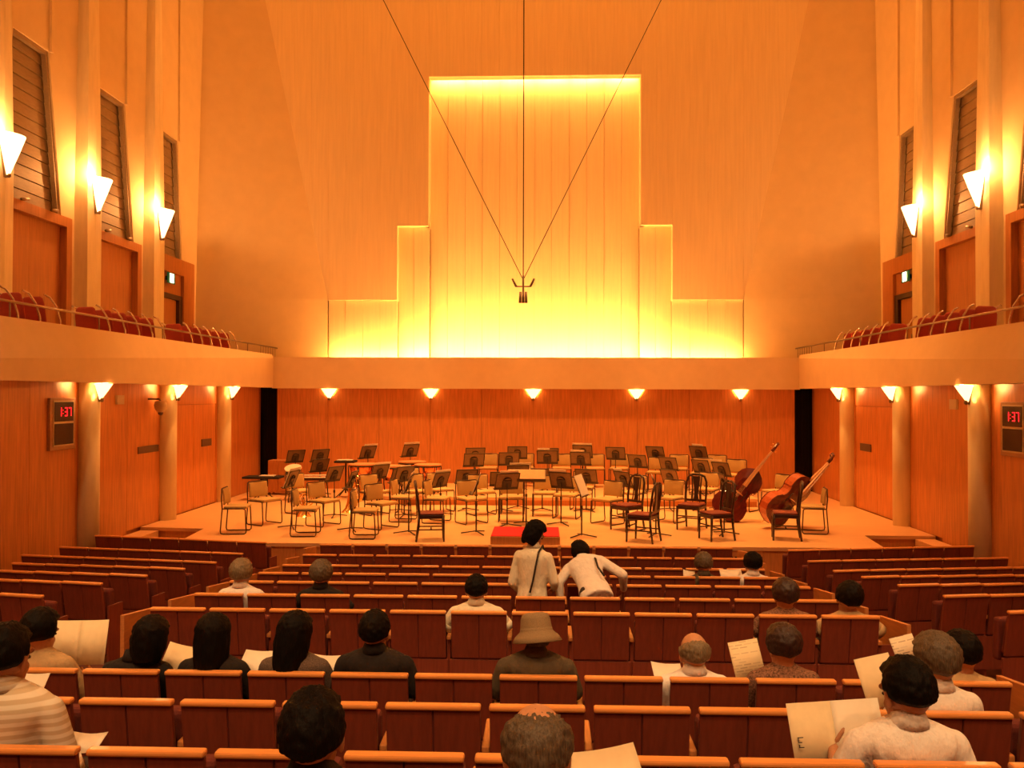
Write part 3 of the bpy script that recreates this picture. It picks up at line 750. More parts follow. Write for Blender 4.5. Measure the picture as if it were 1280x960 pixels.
names = ['music stand seen edge-on just left of the podium','low music stand directly left behind the podium','music stand directly right behind the podium','music stand seen edge-on just right of the podium','music stand in the second arc at left','edge-on music stand between the two leftmost front chairs','edge-on music stand at front left, third chair','edge-on music stand left of the dark front chair','music stand behind the front left chairs','edge-on music stand between the dark carved chairs','edge-on music stand beside the basses','music stand behind the dark carved chair at right']
for q, nme in zip(front, names): stands.append((*q, nme))
for x, y, z, h, tw, nme in stands:
    hh = round(h, 2)
    p = std_proto(hh)
    dup(p, (x, y, z), outward(x, y) + R(tw), label=nme)
for p in protos.values():
    for c in list(p.children):
        for g in list(c.children): bpy.data.objects.remove(g)
        bpy.data.objects.remove(c)
    bpy.data.objects.remove(p)
bpy.data.objects.remove(STD)
def sheet_on(i, label, w=.3, off=0, up=.06):
    x, y, z, h, tw, _ = stands[i]
    o = mb(); o.T = Matrix.Translation((0,0,h)) @ Matrix.Rotation(R(22), 4, 'X')
    o.box(off-w/2, off+w/2, .008, .013, -.15, .17+up)
    s = o.build('music_sheet', 'sheet'); s.location = (x,y,z); s.rotation_euler = (0,0,outward(x,y)+R(tw)); tag(s, label, 'sheet music', 'sheets on the music stands')
for i, lb, w, off in ((0,'white sheet on the far left rear music stand',.40,.05),(1,'white sheet on the rear stand above the timpani',.44,0),(7,'white sheet on a rear stand behind the conductor desk',.26,-.08),(8,'white sheet topmost on the rear stand right of centre',.44,0),(9,'white sheet on the lower rear stand right of centre',.3,-.06),(14,'white sheet on the rightmost tall rear stand',.28,0),(16,'folded white page on the stand left of the basses',.3,-.1),(20,'white sheet on the stand in front of the timpani',.44,.04),(21,'white page on the stand right of the timpani',.3,.12),(22,'white sheet on the slanted stand left of centre',.44,0),(25,'white sheet edge behind the conductor desk',.44,.05),(28,'white sheet on the slanted stand at centre right',.24,-.1),(29,'white sheet on the edge-on stand left of the podium',.3,0),(30,'white sheet on the low stand left of the podium',.36,.02),(31,'white sheet on the stand right behind the podium',.34,-.04),(32,'white sheet on the edge-on stand right of the podium',.46,0),(36,'white sheet on the edge-on stand left of the dark front chair',.5,0),(34,'white sheet on the edge-on stand between leftmost chairs',.5,0),(38,'white sheet on the edge-on stand between dark chairs',.4,0)):
    sheet_on(i, lb, w*1.06, off, .05)

# ------------------------------------------------------------------ beige sled chairs
def make_sled():
    t = thing('orchestra_chair', 'chair', 'chair', group='beige orchestra chairs')
    for s in (-1, 1):
        X = s*.235
        mb().tube([(X,-.20,.79),(X,-.205,.62),(X,-.19,.45),(X,-.22,.06),(X,-.21,.02),(X,-.17,.011),(X,.19,.011),(X,.215,.03),(X,.22,.07),(X,.20,.43),(X,.16,.45),(X,-.19,.45)], .011, 8).build('side_frame', 'chair_frame', t, True)
    mb().tube([(-.235,-.20,.785),(-.2,-.205,.80),(.2,-.205,.80),(.235,-.20,.785)], .011, 8).build('top_bar', 'chair_frame', t, True)
    mb().tube([(-.235,.18,.44),(.235,.18,.44)], .010, 6).build('cross_bar', 'chair_frame', t, True)
    m = mb()
    for i in range(9):
        pass
    n = 8; pts = []; fs = []
    for j, (z, y) in enumerate(((.515,-.175),(.54,-.17),(.66,-.178),(.765,-.195),(.785,-.2))):
        for i in range(n+1):
            u = -1+2*i/n; pts.append((u*.215, y-.03*(1-u*u)+.012, z))
    for j in range(4):
        for i in range(n): fs.append((j*(n+1)+i, j*(n+1)+i+1, (j+1)*(n+1)+i+1, (j+1)*(n+1)+i))
    m._a(pts, fs); o = m.build('backrest', 'chair_fabric', t, True)
    so = o.modifiers.new('solid', 'SOLIDIFY'); so.thickness = .03; so.offset = 0
    mb().box(-.22, .22, -.17, .225, .445, .49).build('seat', 'chair_fabric', t, bevel=.016)
    return t
SLED = make_sled()
def face(x, y, tx=0, ty=15.0): return math.atan2(ty-y, tx-x) - PI/2
chairs = [  # x, y, z, face override in degrees or None, label
 (-5.17,15.45,SZ,-82,'beige sled-base chair at the far left front corner, side on'),
 (-5.0,16.5,SZ,-120,'second beige chair from the left front corner'),
 (-3.87,15.25,SZ,-85,'beige chair at the stage edge, second from left, side on'),
 (-3.85,16.4,SZ,-118,'beige chair behind the second stage-edge chair at left'),
 (-2.8,15.05,SZ,-86,'beige chair at the stage edge, third from left, side on'),
 (-2.7,16.1,SZ,-122,'beige chair behind the third stage-edge chair at left'),
 (-4.75,18.1,SZ,-125,'small beige chair behind the far left pair'),
 (-3.2,18.0,SZ,-130,'beige chair near the brass tuba'),
 (-2.45,17.05,SZ,-95,'beige chair just behind the stand left of the dark front chair'),
 (-2.65,19.6,SZ,-150,'beige chair before the timpani'),
 (-2.35,18.1,SZ,-150,'beige chair half hidden behind the slanted stands'),
 (-1.9,18.5,SZ,-150,'beige chair behind the dark front chair, rear one'),
 (-1.78,16.9,SZ,-100,'beige chair right behind the dark front chair'),
 (-1.1,16.85,SZ,-145,'beige chair left of centre in the front arc'),
 (-1.0,18.1,SZ,-150,'beige chair left of centre in the second arc'),
 (-.35,17.15,SZ,180,'beige chair directly left of the conductor desk'),
 (-.36,18.3,SZ,180,'beige chair behind the one left of the conductor desk'),
 (.30,18.0,SZ,178,'beige chair behind the conductor desk to the right'),
 (.74,17.65,SZ,165,'beige chair right of the conductor desk'),
 (1.12,19.0,SZ,168,'beige chair in the second arc right of centre'),
 (1.5,16.9,SZ,138,'beige chair with blank back right of the podium'),
 (2.1,18.15,SZ,145,'beige chair behind the dark carved pair'),
 (2.72,17.25,SZ,140,'beige chair behind the middle dark carved chair'),
 (-1.1,21.9,RZ,180,'beige chair against the stage back wall, leftmost on the riser'),
 (-.2,22.0,RZ,180,'beige chair against the back wall, second on the riser'),
 (.72,21.9,RZ,180,'beige chair against the back wall, third on the riser'),
 (1.55,21.9,RZ,178,'beige chair against the back wall, fourth on the riser'),
 (2.15,21.95,RZ,170,'beige chair against the back wall, fifth on the riser'),
 (2.95,20.9,RZ,165,'beige chair on the riser between slanted stands'),
 (3.6,21.9,RZ,165,'beige chair against the back wall, sixth on the riser'),
 (3.95,20.7,RZ,160,'beige chair on the riser near its right end'),
 (4.5,21.8,RZ,160,'beige chair against the back wall, rightmost on the riser'),
 (4.62,20.3,RZ,150,'beige chair at the right end of the riser'),
 (3.75,18.9,SZ,150,'beige chair left behind the first bass'),
 (4.55,19.0,SZ,140,'beige chair directly behind the first bass'),
 (5.15,18.6,SZ,120,'beige chair between and behind the two basses'),
 (5.12,16.0,SZ,80,'beige chair at the far right, beyond the second bass'),
]
for x, y, z, a, lb in chairs: dup(SLED, (x, y, z), R(a), label=lb)
for c in list(SLED.children): bpy.data.objects.remove(c)
bpy.data.objects.remove(SLED)

# ------------------------------------------------------------------ dark carved chairs
def make_carved():
    t = thing('carved_chair', 'chair', 'chair', group='dark carved cello chairs')
    for s in (-1, 1):
        mb().tube([(s*.20,.20,.43),(s*.205,.205,.30),(s*.20,.21,0)], [.024,.022,.016], 8).build('leg', 'dark_wood', t, True)
        mb().tube([(s*.19,-.20,.44),(s*.19,-.21,.25),(s*.195,-.25,0)], [.022,.021,.017], 8).build('leg', 'dark_wood', t, True)
        mb().tube([(s*.19,-.20,.44),(s*.195,-.215,.62),(s*.19,-.25,.85),(s*.15,-.265,.95),(s*.06,-.27,.985),(0,-.272,.98)], [.021,.020,.020,.021,.023,.025], 8).build('back_post', 'dark_wood', t, True)
        mb().tube([(s*.20,.205,.20),(s*.19,-.215,.20)], .012, 6).build('stretcher', 'dark_wood', t, True)
        mb().tube([(s*.09,-.225,.52),(s*.075,-.245,.72),(s*.095,-.262,.95)], .013, 6).build('back_spindle', 'dark_wood', t, True)
    mb().tube([(-.2,.0,.20),(.2,.0,.20)], .012, 6).build('stretcher', 'dark_wood', t, True)
    mb().tube([(-.2,.2,.26),(.2,.2,.26)], .012, 6).build('stretcher', 'dark_wood', t, True)
    mb().prism([(-.055,-.225,.50),(.055,-.225,.50),(.035,-.238,.62),(.05,-.25,.76),(.07,-.262,.95),(-.07,-.262,.95),(-.05,-.25,.76),(-.035,-.238,.62)], (0,.014,0)).build('splat', 'dark_wood', t)
    mb().box(-.19,.19,-.23,-.2,.49,.53).build('lower_rail', 'dark_wood', t)
    mb().box(-.215,.215,-.205,.225,.38,.44).build('seat_frame', 'dark_wood', t, bevel=.008)
    mb().box(-.2,.2,-.19,.21,.44,.475).build('seat', 'dark_seat', t, bevel=.016)
    return t
CV = make_carved()
for x, y, a, lb in [(-1.62,14.85,-82,'dark carved wooden chair alone at the stage edge left of the podium'),
                    (1.80,16.15,128,'dark carved chair with open splat, leftmost of those right of the podium'),
                    (1.95,14.9,62,'dark carved chair seen from its side at the stage edge, right of the podium'),
                    (3.0,16.3,150,'dark carved chair with open back, furthest from the stage edge'),
                    (3.22,15.15,110,'dark carved chair just left of the first bass'),
                    (4.42,15.25,78,'dark carved chair in front of the second bass')]:
    dup(CV, (x, y, SZ), R(a), label=lb)
for c in list(CV.children): bpy.data.objects.remove(c)
bpy.data.objects.remove(CV)

# ------------------------------------------------------------------ double basses
def bass(label, tail, axis, front):
    t = thing('double_bass', label, 'double bass', group='two double basses')
    ax = Vector(axis).normalized(); fn = Vector(front); fn = (fn - ax*fn.dot(ax)).normalized()
    yv = -fn; xv = yv.cross(ax)
    M4 = Matrix.Identity(4)
    for i in range(3): M4[i][0] = xv[i]; M4[i][1] = yv[i]; M4[i][2] = ax[i]; M4[i][3] = tail[i]
    t.matrix_world = M4
    half = [(0,0),(.12,.005),(.24,.05),(.31,.14),(.33,.25),(.31,.37),(.25,.45),(.23,.48),(.20,.49),(.175,.56),(.175,.64),(.20,.71),(.225,.715),(.23,.73),(.245,.79),(.25,.88),(.225,.97),(.16,1.05),(.08,1.10),(.03,1.13)]
    out = half + [(-x, z) for x, z in half[::-1] if x > 0]
    D = .19
    v = [(x,0,z) for x,z in out] + [(x,D,z) for x,z in out]; n = len(out)
    mb()._a(v, [(i,(i+1) % n,n+(i+1) % n,n+i) for i in range(n)]).build('ribs', 'bass_varnish_lit', t)
    def plate(y, bul, nm, sg):
        m = mb(); c = [(x*.55, z*.6+.24*1.13*.85) for x, z in out]
        big = [(x*1.03, .55+(z-.55)*1.015) for x, z in out]
        m._a([(x,y,z) for x,z in big]+[(x,y+sg*.012,z) for x,z in big]+[(x,y+sg*bul,z) for x,z in c],
             [tuple(range(n))] + [(i,(i+1) % n,n+(i+1) % n,n+i) for i in range(n)] + [(n+i,n+(i+1) % n,2*n+(i+1) % n,2*n+i) for i in range(n)] + [tuple(range(2*n,3*n))])
        return m.build(nm, 'bass_varnish', t)
    fp = plate(0, .05, 'front_plate', -1); plate(D, .035, 'back_plate', 1)
    for s in (-1, 1):
        mb().tube([(s*.11,-.046,.42),(s*.125,-.05,.46),(s*.12,-.05,.55),(s*.13,-.05,.63),(s*.105,-.046,.66)], .008, 6).build('sound_hole', 'ebony', fp, True)
    mb().prism([(-.09,-.05,.54),(.09,-.05,.54),(.05,-.17,.54),(-.05,-.17,.54)], (0,0,.012)).build('bridge', 'maple', t)
    mb().prism([(-.02,-.06,.12),(.02,-.06,.12),(.05,-.12,.44),(-.05,-.12,.44)], (0,-.02,0)).build('tailpiece', 'ebony', t)
    mb().hexa([(-.04,-.13,.72),(.04,-.13,.72),(.045,-.10,.72),(-.045,-.10,.72)], [(-.022,-.045,1.58),(.022,-.045,1.58),(.022,-.02,1.58),(-.022,-.02,1.58)]).build('fingerboard', 'maple', t)
    mb().tube([(0,-.04,1.08),(0,.0,1.2),(0,.0,1.5),(0,.01,1.62)], [.045,.032,.026,.026], 10).build('neck', 'maple', t, True)
    sc = mb().tube([(0,.01,1.6),(0,.02,1.70),(0,.05,1.80),(0,.085,1.82),(0,.10,1.79),(0,.08,1.765),(0,.065,1.785)], [.032,.034,.032,.03,.028,.024,.02], 10).build('scroll', 'bass_varnish', t, True)
    for k in range(4):
        s = -1 if k % 2 else 1
        mb().tube([(0,.02,1.64+.035*k),(s*.085,.02,1.64+.035*k)], .007, 6).build('tuning_peg', 'brass', sc, True)
        mb().tube([(-.021+.014*k,-.105,.44),(-.03+.02*k,-.172,.546),(-.015+.01*k,-.05,1.59)], .0022, 4).build('string', 'chrome', t)
    mb().tube([(0,.09,0),(0,.09,-.1)], .008, 6).build('endpin', 'chrome', t)
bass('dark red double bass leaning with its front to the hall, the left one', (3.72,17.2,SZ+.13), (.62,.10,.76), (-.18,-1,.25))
bass('double bass with ribs coloured lit orange behind a dark chair, the right one', (4.42,16.35,SZ+.17), (.76,.22,.66), (.62,-.72,-.1))

# ------------------------------------------------------------------ percussion and brass
def timpano(x, y, h, r, label):
    t = thing('timpani', label, 'timpani', (x, y, SZ), group='four covered timpani')
    mb().lathe([(.04,h-r*1.02),(r*.4,h-r*.95),(r*.75,h-r*.7),(r*.94,h-r*.4),(r,h-.03),(r,h)], 24).build('bowl', 'copper', t, True)
    mb().lathe([(r,h-.01),(r+.03,h-.01),(r+.03,h+.02),(r,h+.02)], 24).build('rim', 'dark_metal', t)
    mb().lathe([(0,h+.055),(r+.035,h+.05),(r+.035,h+.02),(0,h+.02)], 24).build('cover', 'lid_board', t)
    for k in range(6):
        a = 2*PI*k/6+.3; c, s = math.cos(a), math.sin(a)
        mb().tube([((r+.03)*c,(r+.03)*s,h),((r+.02)*c,(r+.02)*s,h*.55),(.22*c,.22*s,.1)], .014, 6).build('strut', 'dark_metal', t, True)
        if k % 2 == 0: mb().ell((.3*c,.3*s,.045), (.045,.03,.045), 10, 7).build('caster', 'dark_metal', t, True)
    mb().lathe([(0,.06),(.28,.06),(.28,.11),(0,.11)], 20).build('base', 'dark_metal', t)
    mb().box(-.06,.06,-.42,-.2,.04,.09).build('pedal', 'dark_metal', t)
for q in ((-3.95,20.6,.78,.33,'copper timpani with a board cover, leftmost of the four'),(-3.3,20.35,.76,.31,'copper timpani with a board cover, second of the four'),(-2.85,20.9,.82,.30,'copper timpani with a board cover, third of the four'),(-2.40,20.3,.80,.28,'copper timpani with a board cover, rightmost of the four')): timpano(*q)
def trap_table(x, y, h, w, d, label):
    t = thing('percussion_table', label, 'table', (x, y, SZ), group='black-topped percussion tables')
    bx('table_top', 'black_cloth', t, -w/2, w/2, -d/2, d/2, h-.05, h, bevel=.01)
    mb().tube([(0,0,.1),(0,0,h-.05)], .02, 8).build('pole', 'stand_black', t, True)
    for k in range(4):
        a = R(45+90*k); mb().tube([(0,0,.22),(.28*math.cos(a),.28*math.sin(a),.012)], .012, 6).build('leg', 'stand_black', t, True)
trap_table(-6.25,20.3,.55,.86,.45,'low black percussion table at the far left by the column')
trap_table(-4.45,20.9,.88,.48,.4,'tall black percussion table left of the timpani')
o = mb().box(-.17,.17,-.1,.1,0,.02).build('paper_stack', 'sheet', None, bevel=.003); o.location = (-6.15,20.3,SZ+.55); tag(o, 'white papers on the low black percussion table', 'papers')
o = mb().box(-.18,.18,-.1,.1,0,.02).build('paper_stack', 'sheet', None, bevel=.003); o.location = (-4.47,20.9,SZ+.88); tag(o, 'white papers on the tall black percussion table', 'papers')
t = thing('wooden_cabinet', 'small brown wooden cabinet behind the low black table', 'cabinet', (-6.2, 21.5, SZ))
bx('body', 'stage_front', t, -.26, .26, -.2, .2, .06, .84, bevel=.008)
for s in (-1, 1):
    d = bx('door', 'stage_front', t, *sorted((s*.01, s*.24)), -.22, -.2005, .1, .8, bevel=.004)
    mb().ell((s*.04,-.235,.45), (.014,.014,.014), 8, 6).build('knob', 'brass', d, True)
    for q in (-.17, .17): bx('foot', 'dark_wood', t, *sorted((s*.2, s*.25)), q-.02, q+.02, 0, .06)
t = thing('snare_drum', 'tilted snare drum with a pale head on its stand', 'drum', (-5.55, 20.3, SZ))
m = mb(); m.T = Matrix.Translation((0,0,.74)) @ Matrix.Rotation(R(22), 4, 'X')
m.lathe([(.19,-.13),(.19,.0)], 24); m.build('shell', 'chrome', t, True)
m = mb(); m.T = Matrix.Translation((0,0,.74)) @ Matrix.Rotation(R(22), 4, 'X'); m.lathe([(0,.012),(.195,.01),(.195,-.012),(.19,-.012)], 24); m.build('drum_head', 'drumhead', t)
m = mb(); m.T = Matrix.Translation((0,0,.74)) @ Matrix.Rotation(R(22), 4, 'X'); m.lathe([(0,-.132),(.195,-.13),(.195,-.11)], 24); m.build('lower_hoop', 'lid_board', t)
mb().tube([(0,0,.1),(0,0,.6)], .014, 8).build('pole', 'chrome', t, True)
for k in range(3):
    a = R(30+120*k); mb().tube([(0,0,.3),(.28*math.cos(a),.28*math.sin(a),.012)], .011, 6).build('leg', 'chrome', t, True)
    mb().tube([(0,0,.5),(.17*math.cos(a),.17*math.sin(a),.6)], .010, 6).build('cradle_arm', 'chrome', t, True)
t = thing('glockenspiel', 'glockenspiel with two rows of pale bars on dark legs', 'glockenspiel', (-5.1, 20.0, SZ), R(4))
bx('frame', 'dark_wood', t, -.42, .42, -.18, .18, .50, .55)
for j in range(2):
    for k in range(14): bx('bar', 'drumhead', t, -.40+.058*k, -.355+.058*k, -.165+.17*j, -.01+.17*j, .555+.035*j, .57+.035*j)
for s in (-1, 1):
    for q in (-1, 1): mb().tube([(s*.38,q*.14,.5),(s*.42,q*.2,0)], .014, 6).build('leg', 'dark_metal', t, True)
t = thing('tuba', 'brass tuba standing on its bell among the left chairs', 'tuba', (-3.75, 18.3, SZ))
mb().lathe([(.20,.0),(.185,.01),(.12,.08),(.08,.2),(.06,.38),(.05,.55)], 24).build('bell', 'brass', t, True)
mb().tube([(0,0,.52),(.02,0,.66),(.12,0,.74),(.22,0,.66),(.24,0,.4),(.20,0,.24),(.12,.02,.2)], [.05,.048,.045,.042,.038,.034,.03], 12).build('main_bow', 'brass', t, True)
for k in range(3): mb().tube([(.06+.05*k,-.08,.28),(.06+.05*k,-.08,.52)], .018, 8).build('valve', 'chrome', t, True)
mb().tube([(.06,-.08,.5),(.1,-.1,.6),(.2,-.1,.58),(.22,-.1,.36),(.14,-.1,.3)], .012, 8).build('lead_pipe', 'brass', t, True)
t = thing('brass_horn', 'small brass horn resting upright beside the beige left chairs', 'horn', (-4.55, 17.6, SZ))
mb().lathe([(.15,.0),(.13,.02),(.06,.12),(.03,.26),(.015,.34)], 20).build('bell', 'brass', t, True)
mb().tube([(.15*math.cos(a)+.05,0,.33+.13*math.sin(a)) for a in [2*PI*i/16 for i in range(16)]], .014, 8, closed=True).build('coil', 'brass', t, True)
mb().tube([(.1*math.cos(a)+.05,.03,.33+.09*math.sin(a)) for a in [2*PI*i/14 for i in range(14)]], .010, 8, closed=True).build('coil', 'brass', t, True)

# ------------------------------------------------------------------ people
REM = []                                                   # objects to remesh: (obj, voxel, smooth, decimate)
def V(*a): return Vector(a)
def hand(m, wrist, direc, palm_n, side, k=1.0, curl=.5):
    """palm with four fingers and a thumb; direc = fingers' direction, palm_n = palm normal, side = +1 right hand"""
    d = Vector(direc).normalized(); n = Vector(palm_n); n = (n - d*n.dot(d)).normalized(); a = d.cross(n)*side   # a points to the thumb side
    w = Vector(wrist)
    c = w + d*.05*k
    rot = Matrix((a, d, n)).transposed()
    m.ell(c, (.038*k, .054*k, .017*k), 12, 8, rot)
    for j, (off, L) in enumerate(((.028,.072),(.009,.08),(-.010,.074),(-.028,.058))):
        p0 = w + d*.085*k + a*off*k
        p1 = p0 + (d*math.cos(curl*.6) + n*math.sin(curl*.6))*L*.5*k
        p2 = p1 + (d*math.cos(curl*1.6) + n*math.sin(curl*1.6))*L*.5*k
        m.chain([p0, p1, p2], [.0092*k, .0085*k, .0072*k], 8)
    t0 = w + d*.03*k + a*.03*k
    t1 = t0 + (d*.6 + a*.7 + n*.3).normalized()*.04*k
    t2 = t1 + (d*.9 + a*.25 + n*.5).normalized()*.032*k
    m.chain([t0, t1, t2], [.0125*k, .0105*k, .0085*k], 8)
def smooth01(a, b, x):
    t = max(0, min(1, (x-a)/(b-a))); return t*t*(3-2*t)
def head_mat(c, pitch, yaw, roll=0, k=1.0):
    return Matrix.Translation(c) @ Matrix.Rotation(R(yaw), 4, 'Z') @ Matrix.Rotation(R(-pitch), 4, 'X') @ Matrix.Rotation(R(roll), 4, 'Y') @ Matrix.Scale(k, 4)
def add_head(m, H):
    T = m.T; m.T = H
    m.ell((0,-.014,.022), (.074,.094,.095), 20, 14)
    m.ell((0,.028,-.045), (.056,.062,.072), 16, 12)
    m.ell((0,.066,-.092), (.028,.024,.022), 12, 8)
    m.ell((0,.084,.028), (.05,.016,.018), 12, 8)
    m.ell((0,.098,-.02), (.011,.016,.026), 10, 8); m.ell((0,.102,-.038), (.016,.013,.011), 10, 8)
    for s in (-1, 1):
        m.ell((s*.076,-.012,-.012), (.010,.020,.031), 10, 8); m.ell((s*.034,.058,-.03), (.020,.018,.024), 10, 8)
    m.T = T
HAIRN = [0]
def hair_shape(H, kind, seed, thick=.016):
    """closed surface around the skull; sinks inside the head where there is no hair"""
    m = mb(); n, k = 84, 56; pts = []; fs = []
    for j in range(k+1):
        th = PI*j/k
        for i in range(n):
            ph = 2*PI*i/n
            d = V(math.sin(th)*math.cos(ph), math.sin(th)*math.sin(ph), math.cos(th))
            p = V(d.x*.074, d.y*.094-.014, d.z*.095+.022)
            fy = d.y                                       # +1 is the face
            short = kind in ('short','thin','bald','fringe')
            low = (-.78 + .26*d.x*d.x) if short else -.86 if kind != 'full' else -.84 + .22*abs(d.x)
            mask = smooth01(low, low+(.34 if short else .34 if kind == 'full' else .16), d.z)
            hl = .42 if kind != 'bob' else .35             # forehead line
            front = smooth01(.05, .34, fy)
            mask *= 1 - front*(1 - smooth01(hl, hl+.2, d.z))
            ear = smooth01(-.18, .0, fy)*(1-smooth01(.12, .3, fy))*(1-smooth01(-.2, .02, d.z))
            if kind in ('short','thin','bald','fringe'): mask *= 1-ear
            jit = noise.noise(d*9 + V(seed, 0, 0))*.12
            if kind == 'bald': mask *= 1 - smooth01(-.05, .45, d.z + .35*fy + jit)
            if kind == 'fringe': mask *= 1 - smooth01(.25, .85, d.z + .45*max(fy, -.3) + jit*1.5)
            if kind == 'hat': mask *= 1 - smooth01(-.12, .1, d.z)
            if kind == 'thin':
                q = (d - V(.05, -.35, .93).normalized()).length
                mask *= 1 - (.55 + jit*3)*(1-smooth01(.1, .5, q))
            nz = noise.noise(d*5.5 + V(seed*3.1, 0, 0))*.005 + noise.noise(V(d.x*16, d.y*16, d.z*4) + V(seed, 5, 0))*.004
            th_ = thick + (.014 if kind in ('bob','long','full') else 0)*smooth01(-.6, .5, d.z)
            r = -.005 + (th_+.005+nz)*mask
            p = p + V(d.x/.9, d.y, d.z).normalized()*r
            if kind in ('long','bob') and d.z < .05 and fy < .45:
                t = (.05-d.z)/1.05
                drop = (.20 if kind == 'long' else .09)*t*mask
                p.z -= drop; p.x *= 1 + .25*t*(1-t)*2
            pts.append(p)
    for j in range(k):
        for i in range(n): fs.append((j*n+i, (j+1)*n+i, (j+1)*n+(i+1) % n, j*n+(i+1) % n))
    m.T = H; m._a(pts, fs)
    return m
def torso_rings(g=0, sh=.20, slump=0):
    # seated torso, hips near y=.24, shoulders near y=.15
    return [(0,.25,.40,.165+g,.125+g),(0,.235,.50,.168+g,.122+g),(0,.215,.62,.155+g,.112+g),(0,.195,.74,.160+g,.110+g),(0,.178,.85,.175+g,.112+g),(0,.168,.92,sh-.012+g,.110+g),(0,.162,.955,sh-.018+g,.102+g),(0,.160,.99,sh-.050+g*.9,.088+g*.9),(0,.160,1.015,sh-.100+g*.8,.074+g*.8),(0,.160,1.035,.072+g*.6,.062+g*.6),(0,.162,1.055,.056+g*.4,.056+g*.4)]
def person(label, x, y, z, ht, rz=0, hair='short', hairm='hair_black', skin='skin', top='cloth_white', bottom='trousers', head=(12, 0, 0), dx=0, hk=1.12, arms=None, sleeve='short', pose='sit', vox=.011, sh=.20, hat=None, bag=False, seed=1, lean=0, bow=0, collar=True):
    """arms: ((elbow, wrist, finger direction, palm normal) for left, right) in body space"""
    t = thing('person', label, 'person', (x, y, z), rz)
    body, shirt, pants = mb(), mb(), mb()
    k = (ht - .055 - .117*hk - .016)/1.075 if pose == 'sit' else (ht/.9 - .73 - .12*hk)/.86     # body height factor
    if pose != 'sit': t.scale = (.9, .9, .9)
    S = Matrix.Diagonal((1, 1, k, 1))
    def up(v): return V(v[0], v[1], v[2]*k)
    hz = 1.075*k
    neckb = V(0, .16, 1.0*k)
    bend = Matrix.Identity(4)
    if pose == 'sit':
        rg = [(a, b, c*k, d, e) for a, b, c, d, e in torso_rings(0, sh)]
        rgs = [(a, b, c*k, d, e) for a, b, c, d, e in torso_rings(.014, sh)]
        hipz = .47
        for s in (-1, 1):
            body.chain([(s*.085,.25,.47),(s*.10,.64,.49),(s*.10,.66,.10)], [.075,.055,.04]); body.limb((s*.10,.64,.05),.04,(s*.11,.82,.035),.032)
            pants.chain([(s*.085,.25,.475),(s*.10,.64,.495),(s*.10,.66,.14)], [.092,.072,.058])
        pants.rings([(0,.25,.37,.17,.13),(0,.25,.46,.185,.14),(0,.24,.55,.172,.13)], 20)
        shoez = 0
    else:
        o = V(0, 0, 0)
        LZ = .86*k
        rg = [(0,0,LZ-.06,.155,.11),(0,.0,LZ+.04,.16,.112),(0,.005,LZ+.16,.14,.10),(0,0,LZ+.28,.15,.105),(0,-.005,LZ+.40,.17,.11),(0,-.01,LZ+.47,sh-.012,.108),(0,-.012,LZ+.505,sh-.02,.100),(0,-.012,LZ+.54,sh-.055,.085),(0,-.01,LZ+.565,sh-.10,.072),(0,-.008,LZ+.585,.07,.062),(0,.0,LZ+.61,.054,.054)]
        rgs = [(a, b, c, d+.02, e+.022) for a, b, c, d, e in rg]
        rgs[0] = (0,0,LZ-.12,.185,.14)
        for s in (-1, 1):
            body.chain([(s*.085,0,LZ),(s*.09,.02,.46*k),(s*.09,0,.09)], [.08,.056,.042]); body.limb((s*.09,-.02,.045),.04,(s*.10,.16,.035),.032)
            pants.chain([(s*.085,0,LZ),(s*.09,.02,.46*k),(s*.09,0,.12)], [.098,.075,.06])
        pants.rings([(0,0,LZ-.1,.175,.125),(0,0,LZ,.178,.13),(0,0,LZ+.06,.168,.12)], 20)
        hz = LZ + .70; neckb = V(0, -.005, LZ+.58)
        hip = V(0, 0, LZ)
        bend = Matrix.Translation(hip) @ Matrix.Rotation(R(lean), 4, 'Y') @ Matrix.Rotation(R(-bow), 4, 'X') @ Matrix.Translation(-hip)
    if pose == 'sit' and (bow or lean):
        hip = V(0, .24, .47); bend = Matrix.Translation(hip) @ Matrix.Rotation(R(lean), 4, 'Y') @ Matrix.Rotation(R(-bow), 4, 'X') @ Matrix.Translation(-hip)
    for m, g in ((body, rg), (shirt, rgs)):
        m.T = bend; m.rings(g, 24); m.T = None
    hc = bend @ V(dx, neckb.y + .012, hz + .055) if pose == 'sit' else bend @ V(dx, neckb.y+.015, hz+.03)
    nb = bend @ neckb
    H = head_mat(hc, head[0], head[1], head[2], hk)
    body.limb(nb - V(0,0,.05), .058, hc + (H.to_3x3() @ V(0,-.012,-.05)), .052, 14)
    add_head(body, H)
    # arms
    if pose == 'sit':
        shl = [bend @ V(s*(sh-.035), .165, .925*k) for s in (-1, 1)]
        if arms is None:
            arms = [((s*.245, .20, .70), (s*.13, .46, .60), (-s*.35, .9, -.2), (0, 0, -1)) for s in (-1, 1)]
        elif arms == 'read':
            arms = [((s*.25, .28, .64*k), (s*.15, .48, .69*k), (-s*.2, .8, .5), (-s*.9, .3, -.1)) for s in (-1, 1)]
    else:
        shl = [bend @ V(s*(sh-.03), -.01, LZ+.49) for s in (-1, 1)]
    for s, S0, (el, wr, dd, pn) in zip((-1, 1), shl, arms):
        el, wr = V(*el), V(*wr)
        body.chain([S0, el, wr], [.05, .040, .027], 12)
        hand(body, wr, dd, pn, s, 1.05)
        if sleeve == 'short':
            e2 = S0.lerp(el, .9); shirt.limb(S0, .062, e2, .064, 14)
            hm_ = mb(); d_ = (el-S0).normalized(); hm_.tube([e2-d_*.012, e2+d_*.05], [.066, .068], 16, cap=False); hem = hm_.build('sleeve_hem', top, t, True); hem.modifiers.new('solid', 'SOLIDIFY').thickness = .006
        else:
            shirt.chain([S0, el, wr.lerp(el, .12)], [.062, .057, .043], 14)
